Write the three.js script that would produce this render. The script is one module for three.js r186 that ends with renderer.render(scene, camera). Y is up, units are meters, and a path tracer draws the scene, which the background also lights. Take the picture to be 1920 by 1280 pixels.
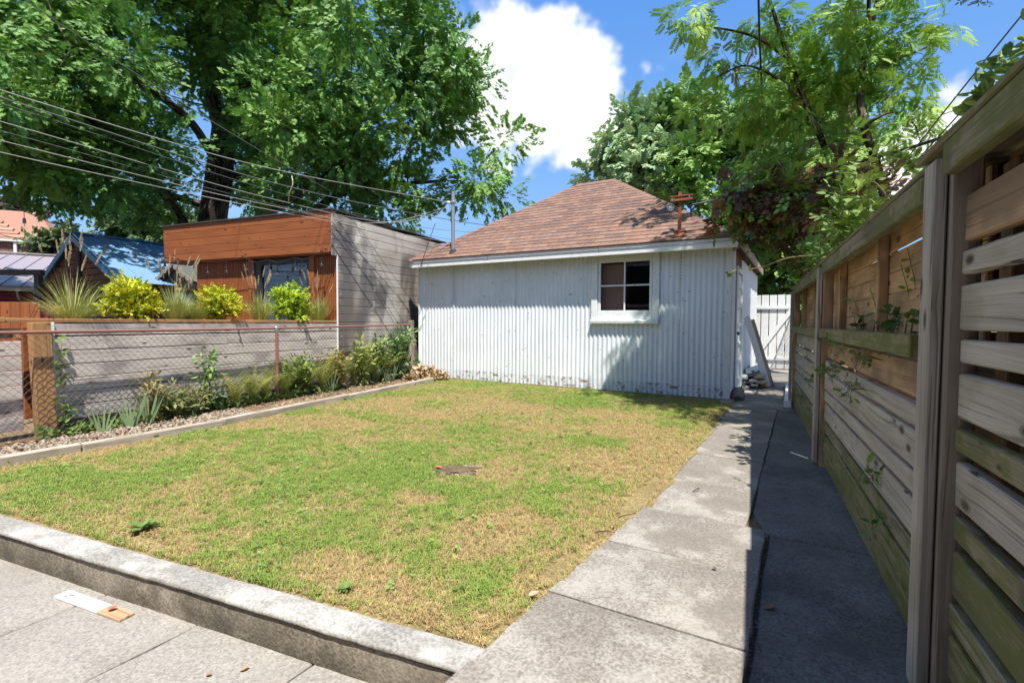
import * as THREE from 'three';
import { mergeGeometries } from 'three/addons/utils/BufferGeometryUtils.js';
import { ImprovedNoise } from 'three/addons/math/ImprovedNoise.js';

// ---------- camera ----------
const scene = new THREE.Scene();
const camera = new THREE.PerspectiveCamera(69.07, 1024 / 682, 0.05, 400);
{
  const yaw = THREE.MathUtils.degToRad(30.14), pitch = Math.atan(36 / 930), roll = THREE.MathUtils.degToRad(0.35);
  camera.position.set(0, 1.2, 0);
  camera.rotation.set(-pitch, yaw, roll, 'YXZ');
}
// ---------- sun, exposure ----------
const renderer = new THREE.WebGLRenderer({ antialias: true });
renderer.toneMapping = THREE.LinearToneMapping;
renderer.toneMappingExposure = 1.8;
renderer.shadowMap.enabled = true;
const SUN = new THREE.Vector3(0.315, 1, 0.36).normalize();
const sun = new THREE.DirectionalLight(new THREE.Color().setRGB(1, 0.95, 0.87), 5);
sun.name = 'sun';
sun.position.copy(SUN).multiplyScalar(60).add(new THREE.Vector3(-6, 0, -8));
sun.target.position.set(-6, 0, -8);
sun.castShadow = true;
sun.shadow.radius = 1;
sun.shadow.mapSize.set(4096, 4096);
Object.assign(sun.shadow.camera, { left: -40, right: 40, top: 40, bottom: -40, near: 1, far: 140 });
scene.add(sun, sun.target);

// ---------- seeded random, noise ----------
function rng(seed) { let s = seed >>> 0; return () => { s = (s + 0x6d2b79f5) | 0; let t = Math.imul(s ^ (s >>> 15), 1 | s); t = (t + Math.imul(t ^ (t >>> 7), 61 | t)) ^ t; return ((t ^ (t >>> 14)) >>> 0) / 4294967296; }; }
const R = rng(7);
const rr = (a, b, r = R) => a + (b - a) * r();
const clamp = (x, a = 0, b = 1) => Math.min(b, Math.max(a, x));
const mix = (a, b, t) => a + (b - a) * t;
const sst = (a, b, x) => { const t = clamp((x - a) / (b - a)); return t * t * (3 - 2 * t); };
const HASH = new Float32Array(65536); { const q = rng(99); for (let i = 0; i < 65536; i++) HASH[i] = q(); }
function vnoise(x, y, px, py, seed = 0) {        // value noise that repeats every px, py cells
  let xi = Math.floor(x), yi = Math.floor(y); const fx = x - xi, fy = y - yi;
  const u = fx * fx * (3 - 2 * fx), v = fy * fy * (3 - 2 * fy);
  const x0 = ((xi % px) + px) % px, x1 = (x0 + 1) % px, y0 = ((yi % py) + py) % py, y1 = (y0 + 1) % py;
  const h = (a, b) => HASH[(a * 197 + b * 7919 + seed * 3571) & 65535];
  return mix(mix(h(x0, y0), h(x1, y0), u), mix(h(x0, y1), h(x1, y1), u), v);
}
function fbm(u, v, fu, fv, oct, seed = 0) { let s = 0, a = 0.5, n = 0; for (let o = 0; o < oct; o++) { s += a * vnoise(u * fu, v * fv, fu, fv, seed + o * 13); n += a; a *= 0.5; fu *= 2; fv *= 2; } return s / n; }

// ---------- sky: blue air and cumulus ----------
{
  const W = 2048, H = 1024, data = new Float32Array(W * H * 4), pn = new ImprovedNoise();
  const puffs = [[-0.457, 0.472, -0.754, 0.075], [-0.399, 0.461, -0.793, 0.081], [-0.347, 0.448, -0.824, 0.059], [-0.318, 0.416, -0.852, 0.048], [-0.429, 0.400, -0.810, 0.102], [-0.373, 0.370, -0.851, 0.081], [-0.364, 0.336, -0.869, 0.048], [-0.491, 0.384, -0.782, 0.086], [-0.327, 0.377, -0.867, 0.043], [-0.528, 0.429, -0.733, 0.097], [-0.504, 0.342, -0.793, 0.048],
    [-0.243, 0.437, -0.866, 0.007], [-0.228, 0.431, -0.873, 0.004], [-0.290, 0.394, -0.872, 0.008], [-0.503, 0.297, -0.812, 0.017],
    [0.120, 0.252, -0.960, 0.048], [0.155, 0.281, -0.947, 0.048], [0.096, 0.225, -0.970, 0.054], [0.181, 0.316, -0.931, 0.032], [0.206, 0.283, -0.937, 0.043], [0.147, 0.232, -0.962, 0.065], [0.059, 0.262, -0.963, 0.054]];
  const q = rng(2024);                                   // the same sort of clouds all round the sky
  for (let c = 0; c < 26; c++) {
    const az = q() * Math.PI * 2, el = 0.12 + q() * 0.95, s = 0.06 + q() * 0.07;
    const d = new THREE.Vector3(Math.cos(az) * Math.cos(el), Math.sin(el), Math.sin(az) * Math.cos(el));
    const view = d.x * -0.5 + d.z * -0.864; if (view > 0.45 && el < 1) continue;
    for (let k = 0; k < 7; k++) { const e = d.clone().add(new THREE.Vector3(q() - 0.5, (q() - 0.5) * 0.5, q() - 0.5).multiplyScalar(s * 2.6)).normalize(); puffs.push([e.x, e.y, e.z, s * (0.5 + q() * 0.6)]); }
  }
  const n3 = (x, y, z) => { let s = 0, a = 0.5; for (let o = 0; o < 5; o++) { s += a * pn.noise(x, y, z); x *= 2.07; y *= 2.07; z *= 2.07; a *= 0.52; } return s; };
  for (let j = 0; j < H; j++) for (let i = 0; i < W; i++) {
    const lat = ((j + 0.5) / H - 0.5) * Math.PI, lon = ((i + 0.5) / W - 0.5) * 2 * Math.PI;
    const y = Math.sin(lat), c = Math.cos(lat), x = Math.cos(lon) * c, z = Math.sin(lon) * c;
    const e = Math.max(y, 0), t = Math.pow(1 - e, 2.6);
    let r = mix(0.060, 0.36, t), g = mix(0.215, 0.60, t), b = mix(0.62, 0.88, t);
    if (y > -0.02) {
      let best = -9;
      for (const p of puffs) { const dt = x * p[0] + y * p[1] + z * p[2]; if (dt < 0.965) continue; const v = (p[3] - Math.sqrt(Math.max(0, 2 - 2 * dt))) / Math.max(p[3], 0.062); if (v > best) best = v; }
      if (best > -1.1) {
        const n = n3(x * 7, y * 9, z * 7) * 1.1 + n3(x * 26, y * 30, z * 26) * 0.75, a = sst(-0.15, 0.45, best * 1.35 + n * 0.95);
        const w = n3(x * 14 + 7, y * 14, z * 14) * 0.5, wh = clamp(0.88 + w * 0.75, 0.6, 1.05);
        r = mix(r, wh * 0.985, a); g = mix(g, wh * 0.995, a); b = mix(b, wh * 1.02, a);
      }
      const hz = n3(x * 3, y * 8, z * 3 + 4), veil = sst(0.05, 0.5, hz) * 0.25 * (1 - e); r = mix(r, 0.8, veil); g = mix(g, 0.86, veil); b = mix(b, 0.95, veil);
    } else { r = 0.16; g = 0.19; b = 0.15; }
    const k = (j * W + i) * 4; data[k] = r * 0.74; data[k + 1] = g * 0.75; data[k + 2] = b * 0.75; data[k + 3] = 1;
  }
  const sky = new THREE.DataTexture(data, W, H, THREE.RGBAFormat, THREE.FloatType);
  sky.mapping = THREE.EquirectangularReflectionMapping; sky.magFilter = sky.minFilter = THREE.LinearFilter; sky.needsUpdate = true;
  scene.background = sky; scene.environment = sky;
}

// ---------- object helpers ----------
const taken = new Map();
function numbered(name) { const n = taken.get(name) || 0; taken.set(name, n + 1); return n ? name + '_' + String(n).padStart(3, '0') : name; }
function tag(o, label, category, group) { o.userData.label = label; o.userData.category = category; if (group) o.userData.group = group; return o; }
function thing(name, label, category, [x, y, z] = [0, 0, 0], turn = 0, group) { const o = new THREE.Group(); o.name = numbered(name); o.position.set(x, y, z); o.rotation.y = turn; scene.add(o); return tag(o, label, category, group); }
function part(parent, name, geo, mat, x = 0, y = 0, z = 0, rx = 0, ry = 0, rz = 0) { const m = new THREE.Mesh(geo, mat); m.name = name; m.position.set(x, y, z); m.rotation.set(rx, ry, rz); parent.add(m); return m; }
function solo(name, geo, mat, label, category, group) { const m = new THREE.Mesh(geo, mat); m.name = numbered(name); scene.add(m); return tag(m, label, category, group); }
function struct(name, geo, mat) { const m = new THREE.Mesh(geo, mat); m.name = numbered(name); m.userData.kind = 'structure'; scene.add(m); return m; }
const V3 = (x, y, z) => new THREE.Vector3(x, y, z);

// ---------- geometry helpers (uv in metres, u along the grain) ----------
function fromTris(pos, uv) {
  const g = new THREE.BufferGeometry(); g.setAttribute('position', new THREE.Float32BufferAttribute(pos, 3));
  g.setAttribute('uv', new THREE.Float32BufferAttribute(uv || new Array(pos.length / 3 * 2).fill(0), 2)); g.computeVertexNormals(); return g;
}
const cache = new Map();
// box with chamfered edges centred on the origin; variant shifts the texture so that neighbours differ
function cbox(sx, sy, sz, c = 0.004, variant = 0) {
  const key = [sx, sy, sz, c, variant].map((v) => v.toFixed(4)).join();
  if (cache.has(key)) return cache.get(key);
  const h = [sx / 2, sy / 2, sz / 2]; c = Math.min(c, ...h.map((v) => v * 0.45));
  const pos = [], uv = [], long = sx >= sy && sx >= sz ? 0 : sy >= sz ? 1 : 2, uo = variant * 0.737, vo = variant * 0.291;
  const P = (a, sgn, keep) => [0, 1, 2].map((k) => sgn[k] * (k === keep ? h[k] : h[k] - c));
  const push = (ps, ax) => {
    const [A, B, C] = ps.map((p) => V3(...p)), n = B.clone().sub(A).cross(C.clone().sub(A)), m = A.clone().add(B).add(C);
    if (n.dot(m) < 0) ps.reverse();
    const add = (p) => { pos.push(...p); let a, b; if (ax === long) { a = (long + 1) % 3; b = (long + 2) % 3; uv.push(p[a] + uo + 0.11, p[b] + vo); } else { b = [0, 1, 2].find((k) => k !== ax && k !== long); uv.push(p[long] + uo, p[b] + vo + (ax * 0.17)); } };
    for (let k = 1; k + 1 < ps.length; k++) { add(ps[0]); add(ps[k]); add(ps[k + 1]); }
  };
  for (let ax = 0; ax < 3; ax++) for (const s of [-1, 1]) {
    const b = (ax + 1) % 3, d = (ax + 2) % 3, q = [[-1, -1], [1, -1], [1, 1], [-1, 1]].map(([i, j]) => { const g = [0, 0, 0]; g[ax] = s; g[b] = i; g[d] = j; return P(0, g, ax); });
    push(q, ax);
  }
  for (let ax = 0; ax < 3; ax++) for (const i of [-1, 1]) for (const j of [-1, 1]) {
    const b = (ax + 1) % 3, d = (ax + 2) % 3, g = (s) => { const r = [0, 0, 0]; r[ax] = s; r[b] = i; r[d] = j; return r; };
    push([P(0, g(-1), b), P(0, g(1), b), P(0, g(1), d), P(0, g(-1), d)], b);
  }
  for (const i of [-1, 1]) for (const j of [-1, 1]) for (const k of [-1, 1]) { const g = [i, j, k]; push([P(0, g, 0), P(0, g, 1), P(0, g, 2)], 0); }
  const g = fromTris(pos, uv); cache.set(key, g); return g;
}
// tapered tube through points [x, y, z, r]
function limb(pts, radial = 7, seg = 6, uvs = 1) {
  const curve = new THREE.CatmullRomCurve3(pts.map((p) => V3(p[0], p[1], p[2]))), n = Math.max(1, (pts.length - 1) * seg), pos = [], uv = [], idx = [];
  let len = 0, last = null; const N0 = V3(0, 0, 0), up = V3(0.31, 0.2, 0.93).normalize();
  for (let i = 0; i <= n; i++) {
    const t = i / n, p = curve.getPoint(t), d = curve.getTangent(t).normalize(), f = t * (pts.length - 1), k = Math.min(pts.length - 2, Math.floor(f)), r = mix(pts[k][3], pts[k + 1][3], f - k);
    const a = d.clone().cross(up).normalize(), b = a.clone().cross(d); if (last) len += last.distanceTo(p); last = p;
    for (let j = 0; j <= radial; j++) { const w = j / radial * Math.PI * 2, c = Math.cos(w) * r, s = Math.sin(w) * r; pos.push(p.x + a.x * c + b.x * s, p.y + a.y * c + b.y * s, p.z + a.z * c + b.z * s); uv.push(len * uvs, j / radial * Math.PI * 2 * Math.max(pts[0][3], 0.01) * uvs); }
  }
  for (let i = 0; i < n; i++) for (let j = 0; j < radial; j++) { const a = i * (radial + 1) + j, b = a + radial + 1; idx.push(a, b, a + 1, b, b + 1, a + 1); }
  const g = new THREE.BufferGeometry(); g.setAttribute('position', new THREE.Float32BufferAttribute(pos, 3)); g.setAttribute('uv', new THREE.Float32BufferAttribute(uv, 2)); g.setIndex(idx); g.computeVertexNormals(); return g;
}
const merge = (l) => mergeGeometries(l.map((g) => (g.index ? g.toNonIndexed() : g)).map((g) => { for (const k of Object.keys(g.attributes)) if (!['position', 'normal', 'uv'].includes(k)) g.deleteAttribute(k); return g; }));
const moved = (g, x, y, z, rx = 0, ry = 0, rz = 0) => g.clone().applyMatrix4(new THREE.Matrix4().compose(V3(x, y, z), new THREE.Quaternion().setFromEuler(new THREE.Euler(rx, ry, rz)), V3(1, 1, 1)));
// flat horizontal polygon with a thickness, uv in metres; pts are [x, z]
function slab(pts, top, thick, bevel = 0) {
  const s = new THREE.Shape(pts.map(([x, z]) => new THREE.Vector2(x, -z)));
  const g = new THREE.ExtrudeGeometry(s, { depth: thick - bevel, bevelEnabled: bevel > 0, bevelThickness: bevel, bevelSize: bevel, bevelOffset: -bevel, bevelSegments: 1 });
  g.rotateX(-Math.PI / 2); g.translate(0, top - thick + (bevel ? 0 : 0), 0); return g;
}

// ---------- textures ----------
function tex(w, h, fn, su, sv, bumpToo = true) {           // fn(u, v) -> [r, g, b 0..255 sRGB, height 0..1]; su, sv = metres covered
  const c = new Uint8Array(w * h * 4), b = bumpToo ? new Uint8Array(w * h * 4) : null;
  for (let j = 0; j < h; j++) for (let i = 0; i < w; i++) {
    const q = fn((i + 0.5) / w, (j + 0.5) / h), k = (j * w + i) * 4;
    c[k] = clamp(q[0], 0, 255); c[k + 1] = clamp(q[1], 0, 255); c[k + 2] = clamp(q[2], 0, 255); c[k + 3] = 255;
    if (b) { b[k] = b[k + 1] = b[k + 2] = clamp(q[3]) * 255; b[k + 3] = 255; }
  }
  const mk = (d, srgb) => { const t = new THREE.DataTexture(d, w, h, THREE.RGBAFormat); t.wrapS = t.wrapT = THREE.RepeatWrapping; t.magFilter = THREE.LinearFilter; t.minFilter = THREE.LinearMipmapLinearFilter; t.generateMipmaps = true; if (srgb) t.colorSpace = THREE.SRGBColorSpace; t.repeat.set(1 / su, 1 / sv); t.needsUpdate = true; return t; };
  return { map: mk(c, true), bump: b ? mk(b, false) : null };
}
const std = (t, o = {}) => new THREE.MeshStandardMaterial({ map: t?.map, bumpMap: t?.bump, bumpScale: 0.002, roughness: 0.85, side: THREE.DoubleSide, ...o });
const plain = (r, g, b, o = {}) => new THREE.MeshStandardMaterial({ color: new THREE.Color().setRGB(r, g, b), roughness: 0.8, side: THREE.DoubleSide, ...o });
const c3 = (a, b, t) => [mix(a[0], b[0], t), mix(a[1], b[1], t), mix(a[2], b[2], t)];
function woodTex(seed, light, dark, o = {}) {
  const kn = [], q = rng(seed); for (let i = 0; i < (o.knots ?? 7); i++) kn.push([q(), q(), 0.006 + q() * 0.008]);
  return tex(768, 384, (u, v) => {
    let kd = 9, warp = 0;
    for (const [x, y, r] of kn) { let dx = Math.abs(u - x); dx = Math.min(dx, 1 - dx) * 2; let dy = v - y; dy -= Math.round(dy); const e = Math.hypot(dx * 0.45, dy * 0.5); kd = Math.min(kd, e / r); warp += dy * Math.exp(-(e * e) / (r * r * 9)) * 0.5; }
    const vv = v + warp + (fbm(u, v, 3, 4, 2, seed) - 0.5) * 0.08;
    const fine = fbm(u, vv, 6, 160, 2, seed + 5), mid = fbm(u, vv, 3, 36, 3, seed + 9), big = fbm(u, v, 4, 4, 3, seed + 21);
    let t = clamp(0.45 * fine + 0.4 * mid + 0.5 * big - 0.2); const crack = sst(0.70, 0.78, fbm(u, vv, 4, 90, 2, seed + 31)) * (o.crack ?? 0.5);
    let c = c3(light, dark, t); c = c3(c, [dark[0] * 0.45, dark[1] * 0.42, dark[2] * 0.4], Math.max(crack * 0.7, kd < 1 ? 0.85 : kd < 1.6 ? 0.35 : 0));
    if (o.stain) { const s = sst(0.45, 0.7, fbm(u, v, 7, 3, 4, seed + 41)) * o.stain[3]; c = c3(c, o.stain, s); }
    if (o.moss) { const s = sst(o.moss[3], o.moss[3] + 0.2, 0.55 * fbm(u, v, 6, 3, 4, seed + 51) + 0.3 * fbm(u, v, 40, 20, 2, seed + 52) + 0.15 * fine); c = c3(c, o.moss, s * 0.85); }
    return [...c, clamp(0.75 - 0.5 * fine * 0.7 - crack * 0.5)];
  }, 2, 0.5);
}
function concreteTex(seed, light, dark, o = {}) {
  return tex(768, 768, (u, v) => {
    const big = fbm(u, v, 4, 4, 3, seed), mid = fbm(u, v, 22, 22, 3, seed + 3), sp = vnoise(u * 192, v * 192, 192, 192, seed + 7), sp2 = vnoise(u * 300, v * 300, 300, 300, seed + 8);
    let t = clamp(0.7 * big + 0.55 * mid - 0.12); let c = c3(light, dark, t); const g = (sp - 0.5) * 26 + (sp2 - 0.5) * 30; c = c.map((x) => x + g);
    if (o.patch) { const s = sst(0.42, 0.72, 0.55 * fbm(u, v, 7, 7, 3, seed + 17) + 0.3 * mid + 0.15 * sp) * o.patch[3]; c = c3(c, o.patch, s); }
    if (o.stain) { const s = sst(0.48, 0.72, 0.6 * fbm(u, v, 5, 5, 3, seed + 27) + 0.25 * (1 - mid) + 0.15 * sp2) * o.stain[3]; c = c3(c, o.stain, s); }
    const ag = sp > 0.9 && sp2 > 0.5 ? 0.25 : 0; c = c3(c, [70, 66, 60], ag);
    return [...c, 0.5 * sp + 0.3 * mid + 0.2 * sp2];
  }, 1.7, 1.7);
}
const T = {
  fenceGrey: woodTex(11, [202, 192, 178], [138, 128, 116], { stain: [112, 108, 76, 0.3] }),
  fenceMoss: woodTex(12, [166, 155, 126], [108, 99, 76], { moss: [98, 102, 50, 0.46], stain: [62, 58, 46, 0.5] }),
  fenceMossy: woodTex(13, [158, 148, 108], [102, 94, 64], { moss: [98, 102, 44, 0.42] }),
  fenceBrown: woodTex(14, [200, 164, 128], [144, 112, 84], { stain: [88, 76, 62, 0.45] }),
  fencePanel: woodTex(22, [226, 186, 140], [172, 132, 94], { stain: [104, 84, 62, 0.4] }),
  cedar: woodTex(15, [164, 96, 46], [108, 55, 24], { crack: 0.1, knots: 12 }),
  weather: woodTex(16, [232, 224, 212], [158, 150, 144], { stain: [104, 101, 102, 0.6], knots: 14 }),
  planter: woodTex(17, [228, 217, 207], [164, 154, 148], { stain: [112, 107, 106, 0.4], knots: 9 }),
  postOrange: woodTex(18, [194, 148, 100], [138, 100, 64], {}),
  edging: woodTex(19, [198, 186, 170], [140, 127, 112], { stain: [96, 86, 70, 0.3] }),
  lumber: woodTex(20, [190, 176, 156], [110, 94, 78], {}),
  barn: woodTex(21, [150, 98, 56], [54, 34, 22], { crack: 0.9 }),
  path: concreteTex(31, [145, 138, 129], [108, 102, 94], { patch: [182, 178, 170, 0.5], stain: [96, 90, 80, 0.4] }),
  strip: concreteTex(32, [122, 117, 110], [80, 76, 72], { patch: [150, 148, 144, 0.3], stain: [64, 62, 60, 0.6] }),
  patio: concreteTex(33, [156, 151, 143], [130, 125, 118], { stain: [132, 124, 112, 0.4] }),
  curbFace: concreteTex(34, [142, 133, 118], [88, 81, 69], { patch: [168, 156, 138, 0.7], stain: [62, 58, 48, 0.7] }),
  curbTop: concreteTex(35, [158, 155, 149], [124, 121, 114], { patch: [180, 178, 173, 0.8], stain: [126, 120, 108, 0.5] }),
};
T.sideWall = tex(1024, 1024, (u, v) => {                     // one weathered wall: grain along the boards, rain streaks running down across them
  const g = fbm(u, v, 5, 190, 2, 201), m = fbm(u, v, 4, 44, 2, 202), st = fbm(u + (fbm(u, v, 6, 6, 2, 206) - 0.5) * 0.06, v, 11, 2, 4, 203), pa = fbm(u, v, 4, 4, 4, 204), sp = fbm(u, v, 50, 60, 2, 205);
  let c = c3([214, 206, 196], [150, 143, 138], clamp(0.5 * g + 0.5 * m)); c = c3(c, [86, 82, 84], sst(0.40, 0.60, 0.6 * st + 0.4 * pa) * 0.85); c = c3(c, [224, 218, 208], sst(0.58, 0.72, 0.7 * fbm(u, v, 14, 2, 3, 207) + 0.3 * sp) * 0.6); c = c3(c, [120, 102, 84], sst(0.5, 0.7, fbm(u, v, 3, 3, 3, 208)) * 0.3); return [...c, clamp(0.8 - 0.5 * g)];
}, 4, 3.3);
T.soil = tex(768, 768, (u, v) => { const b = fbm(u, v, 6, 6, 4, 61), s = vnoise(u * 220, v * 220, 220, 220, 62), s2 = vnoise(u * 90, v * 90, 90, 90, 63), t = clamp(b * 0.7 + s * 0.5 - 0.15); const c = c3([150, 128, 98], [78, 62, 44], t), k = s2 > 0.82 ? 1 : 0; return [...c3(c, [196, 182, 152], k * 0.7), s * 0.6 + s2 * 0.4]; }, 1.2, 1.2);
T.thatch = tex(768, 768, (u, v) => { const b = fbm(u, v, 5, 5, 4, 65), s = vnoise(u * 260, v * 130, 260, 130, 66), s2 = vnoise(u * 110, v * 240, 110, 240, 67), t = clamp(0.5 * s + 0.5 * s2); const c = c3(c3([176, 156, 108], [150, 134, 88], sst(0.3, 0.7, b)), [70, 60, 34], t * 0.75); return [...c, 1 - t]; }, 1.5, 1.5);
T.paint = tex(1024, 1024, (u, v) => {                       // chalky off-white paint, chipped and streaked
  const b = fbm(u, v, 5, 3, 4, 71), st = fbm(u, v, 60, 3, 3, 72), ch = fbm(u, v, 60, 40, 3, 73); let c = c3([224, 229, 232], [202, 208, 212], clamp(b * 0.8 + st * 0.4 - 0.2));
  const k = sst(0.80, 0.84, ch); c = c3(c, [150, 148, 144], k * 0.7); return [...c, 0.6 + 0.2 * b - k * 0.5];
}, 2.2, 2.2);
T.paintLow = tex(1024, 256, (u, v) => {                     // the lowest strip of the sheets: rust and bare metal where paint has flaked
  const b = fbm(u, v, 8, 3, 4, 75), ch = fbm(u, v, 48, 12, 4, 76); let c = c3([218, 223, 226], [192, 197, 200], b); const k = sst(0.64, 0.70, ch); c = c3(c, [126, 120, 114], k * 0.75); const ru = sst(0.68, 0.74, fbm(u, v, 26, 8, 4, 77)); c = c3(c, [122, 84, 58], ru * 0.6); return [...c, 0.6 - k * 0.4];
}, 2.2, 0.55);
T.trim = tex(512, 512, (u, v) => { const b = fbm(u, v, 8, 40, 3, 81), ch = fbm(u, v, 30, 60, 3, 82); let c = c3([228, 230, 228], [208, 211, 212], b); const k = sst(0.72, 0.76, ch); c = c3(c, [150, 144, 134], k * 0.6); return [...c, 0.6 - k * 0.3]; }, 1, 0.5);
T.shingle = tex(512, 512, (u, v) => { const s = vnoise(u * 170, v * 170, 170, 170, 85), s2 = vnoise(u * 256, v * 256, 256, 256, 86), b = fbm(u, v, 6, 6, 3, 87), g = (s - 0.5) * 46 + (s2 - 0.5) * 46 + (b - 0.5) * 46; return [205 + g, 205 + g, 205 + g, 0.5 * s + 0.5 * s2]; }, 0.6, 0.6);
T.bark = tex(512, 512, (u, v) => { const w = v + (fbm(u, v, 5, 5, 2, 91) - 0.5) * 0.12, r = fbm(u, w, 5, 26, 3, 92), f = fbm(u, v, 40, 60, 2, 93); const c = c3([112, 96, 80], [40, 32, 26], sst(0.35, 0.65, r)); return [...c.map((x) => x + (f - 0.5) * 30), 1 - sst(0.35, 0.65, r)]; }, 1.6, 1.2);
T.rust = tex(256, 256, (u, v) => { const b = fbm(u, v, 6, 6, 4, 95), f = fbm(u, v, 40, 40, 2, 96); const c = c3([150, 82, 48], [96, 54, 36], b); return [...c3(c, [186, 120, 74], sst(0.6, 0.75, f) * 0.6), f]; }, 0.4, 0.4);
const M = {};
for (const k of ['fenceGrey', 'fenceMoss', 'fenceMossy', 'fenceBrown', 'fencePanel', 'cedar', 'weather', 'planter', 'postOrange', 'edging', 'lumber', 'barn', 'trim']) M[k] = std(T[k], { bumpScale: k === 'trim' ? 0.0012 : 0.0025 });
M.cedar.roughness = 0.6; M.fencePost = std(T.fenceGrey, { color: new THREE.Color().setRGB(0.72, 0.66, 0.60), bumpScale: 0.0025 });
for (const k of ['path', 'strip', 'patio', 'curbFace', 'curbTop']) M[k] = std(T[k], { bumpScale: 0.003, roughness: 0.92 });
M.sideWall = std(T.sideWall, { bumpScale: 0.0025 }); M.soil = std(T.soil, { bumpScale: 0.012, roughness: 1 }); M.thatch = std(T.thatch, { bumpScale: 0.008, roughness: 1 });
M.paint = std(T.paint, { roughness: 0.5, bumpScale: 0.001 }); M.paintLow = std(T.paintLow, { roughness: 0.6, bumpScale: 0.001 });
M.bark = std(T.bark, { bumpScale: 0.03, roughness: 1 }); M.rust = std(T.rust, { roughness: 0.9, bumpScale: 0.001 });
M.galv = plain(0.42, 0.44, 0.46, { metalness: 0.8, roughness: 0.42 }); M.black = plain(0.02, 0.02, 0.022, { roughness: 0.5 }); M.dark = plain(0.035, 0.033, 0.03, { roughness: 0.9 });
M.wire = plain(0.10, 0.10, 0.10, { roughness: 0.6 }); M.wirePale = plain(0.30, 0.29, 0.27, { roughness: 0.6 }); M.mesh = plain(0.13, 0.10, 0.085, { roughness: 0.7, metalness: 0.3 }); M.rail = plain(0.26, 0.11, 0.085, { roughness: 0.65 });
M.glass = new THREE.MeshPhysicalMaterial({ color: 0xffffff, transmission: 1, thickness: 0, roughness: 0.03, ior: 1.5, side: THREE.DoubleSide });
M.bulb = new THREE.MeshPhysicalMaterial({ color: 0xffffff, transmission: 1, thickness: 0, roughness: 0.02, ior: 1.45, side: THREE.DoubleSide });
// =====================================================================  GROUND
const FX = (z) => 0.57 + 0.075 * z;                 // the right-hand fence line
const WX = (z) => -6.72 + 0.13 * (z + 1.95);        // the neighbour's planter wall line
const CX = (z) => -6.55 + 0.13 * (z + 1.95);        // the wire fence line
const curbIn = (x) => -1.485 - (x + 1.06) * 0.142, curbOut = (x) => -1.345 - (x + 1.06) * 0.150;
{
  const s = new THREE.Shape([[-200, -200], [200, -200], [200, 200], [-200, 200]].map(([x, z]) => new THREE.Vector2(x, -z)));
  s.holes.push(new THREE.Path([[0.75, -1.3], [0.75, 7], [-11, 7], [-11, -0.2], [-6.5, -0.2], [-6.5, curbIn(-6.5) + 0.03], [-0.98, -1.47], [-0.9, -1.3]].map(([x, z]) => new THREE.Vector2(x, -z))));
  const g = new THREE.ShapeGeometry(s); g.rotateX(-Math.PI / 2); g.translate(0, -0.045, 0); struct('ground', g, M.soil);
}
const edgeX = (z) => z > -3.21 ? mix(-5.62, -5.70, (z + 1.0) / -2.21) : mix(-5.70, -6.34, (z + 3.21) / -4.52);
const pathX = (z) => z > -3.2 ? mix(-0.99, -0.86, clamp((z + 1.3) / -1.9)) : mix(-0.84, -0.86, clamp((z + 3.2) / -5));
{
  const out = [];
  for (let x = -6.2; x <= -1.0; x += 0.2) out.push([x, curbIn(x) + 0.01]);
  for (let z = -1.45; z > -8.3; z -= 0.15) out.push([pathX(z) + 0.02 + (HASH[(z * 777 & 1023)] - 0.5) * 0.05, z]);
  out.push([-0.86, -8.42], [-6.5, -8.42]);
  for (let z = -8.3; z < -0.75; z += 0.3) out.push([edgeX(z) - 0.02, z]);
  const s = new THREE.Shape(out.map(([x, z]) => new THREE.Vector2(x, -z))), g = new THREE.ShapeGeometry(s); g.rotateX(-Math.PI / 2); g.translate(0, -0.012, 0); struct('lawn', g, M.thatch);
  const b = []; for (let z = -0.3; z > -9.2; z -= 0.3) b.push([edgeX(z) - 0.03, z]); for (let z = -9.2; z < -0.3; z += 0.3) b.push([WX(z) - 0.25, z]);
  const s2 = new THREE.Shape(b.map(([x, z]) => new THREE.Vector2(x, -z))), g2 = new THREE.ShapeGeometry(s2); g2.rotateX(-Math.PI / 2); g2.translate(0, -0.004, 0); struct('garden_bed', g2, M.soil);
}
// path: poured slabs, the near ones an overlay a little higher than the rest
function roughSlab(x0, x1, z0, z1, top, thick, seed, lx = null, rx = null) {
  const q = rng(seed), pts = [], n = 7, j = () => (q() - 0.5) * 0.012;
  for (let i = 0; i <= n; i++) { const z = mix(z1, z0, i / n); pts.push([(lx ? lx(z) : x0) + j() * 1.6, z + (i === 0 || i === n ? j() : 0)]); }
  for (let i = 0; i <= n; i++) { const z = mix(z0, z1, i / n); pts.push([(rx ? rx(z) : x1) + j(), z + (i === 0 || i === n ? j() : 0)]); }
  const g = slab(pts, top, thick, 0.006), uv = g.attributes.uv, p = g.attributes.position, nn = g.attributes.normal;
  for (let i = 0; i < uv.count; i++) { const up = Math.abs(nn.getY(i)) > 0.5; uv.setXY(i, p.getX(i) + (up ? 0 : p.getZ(i)) + seed * 0.37, (up ? p.getZ(i) : p.getY(i)) + seed * 0.61); }
  return g;
}
const path = new THREE.Group(); path.name = 'path'; path.userData.kind = 'structure'; scene.add(path);
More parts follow.
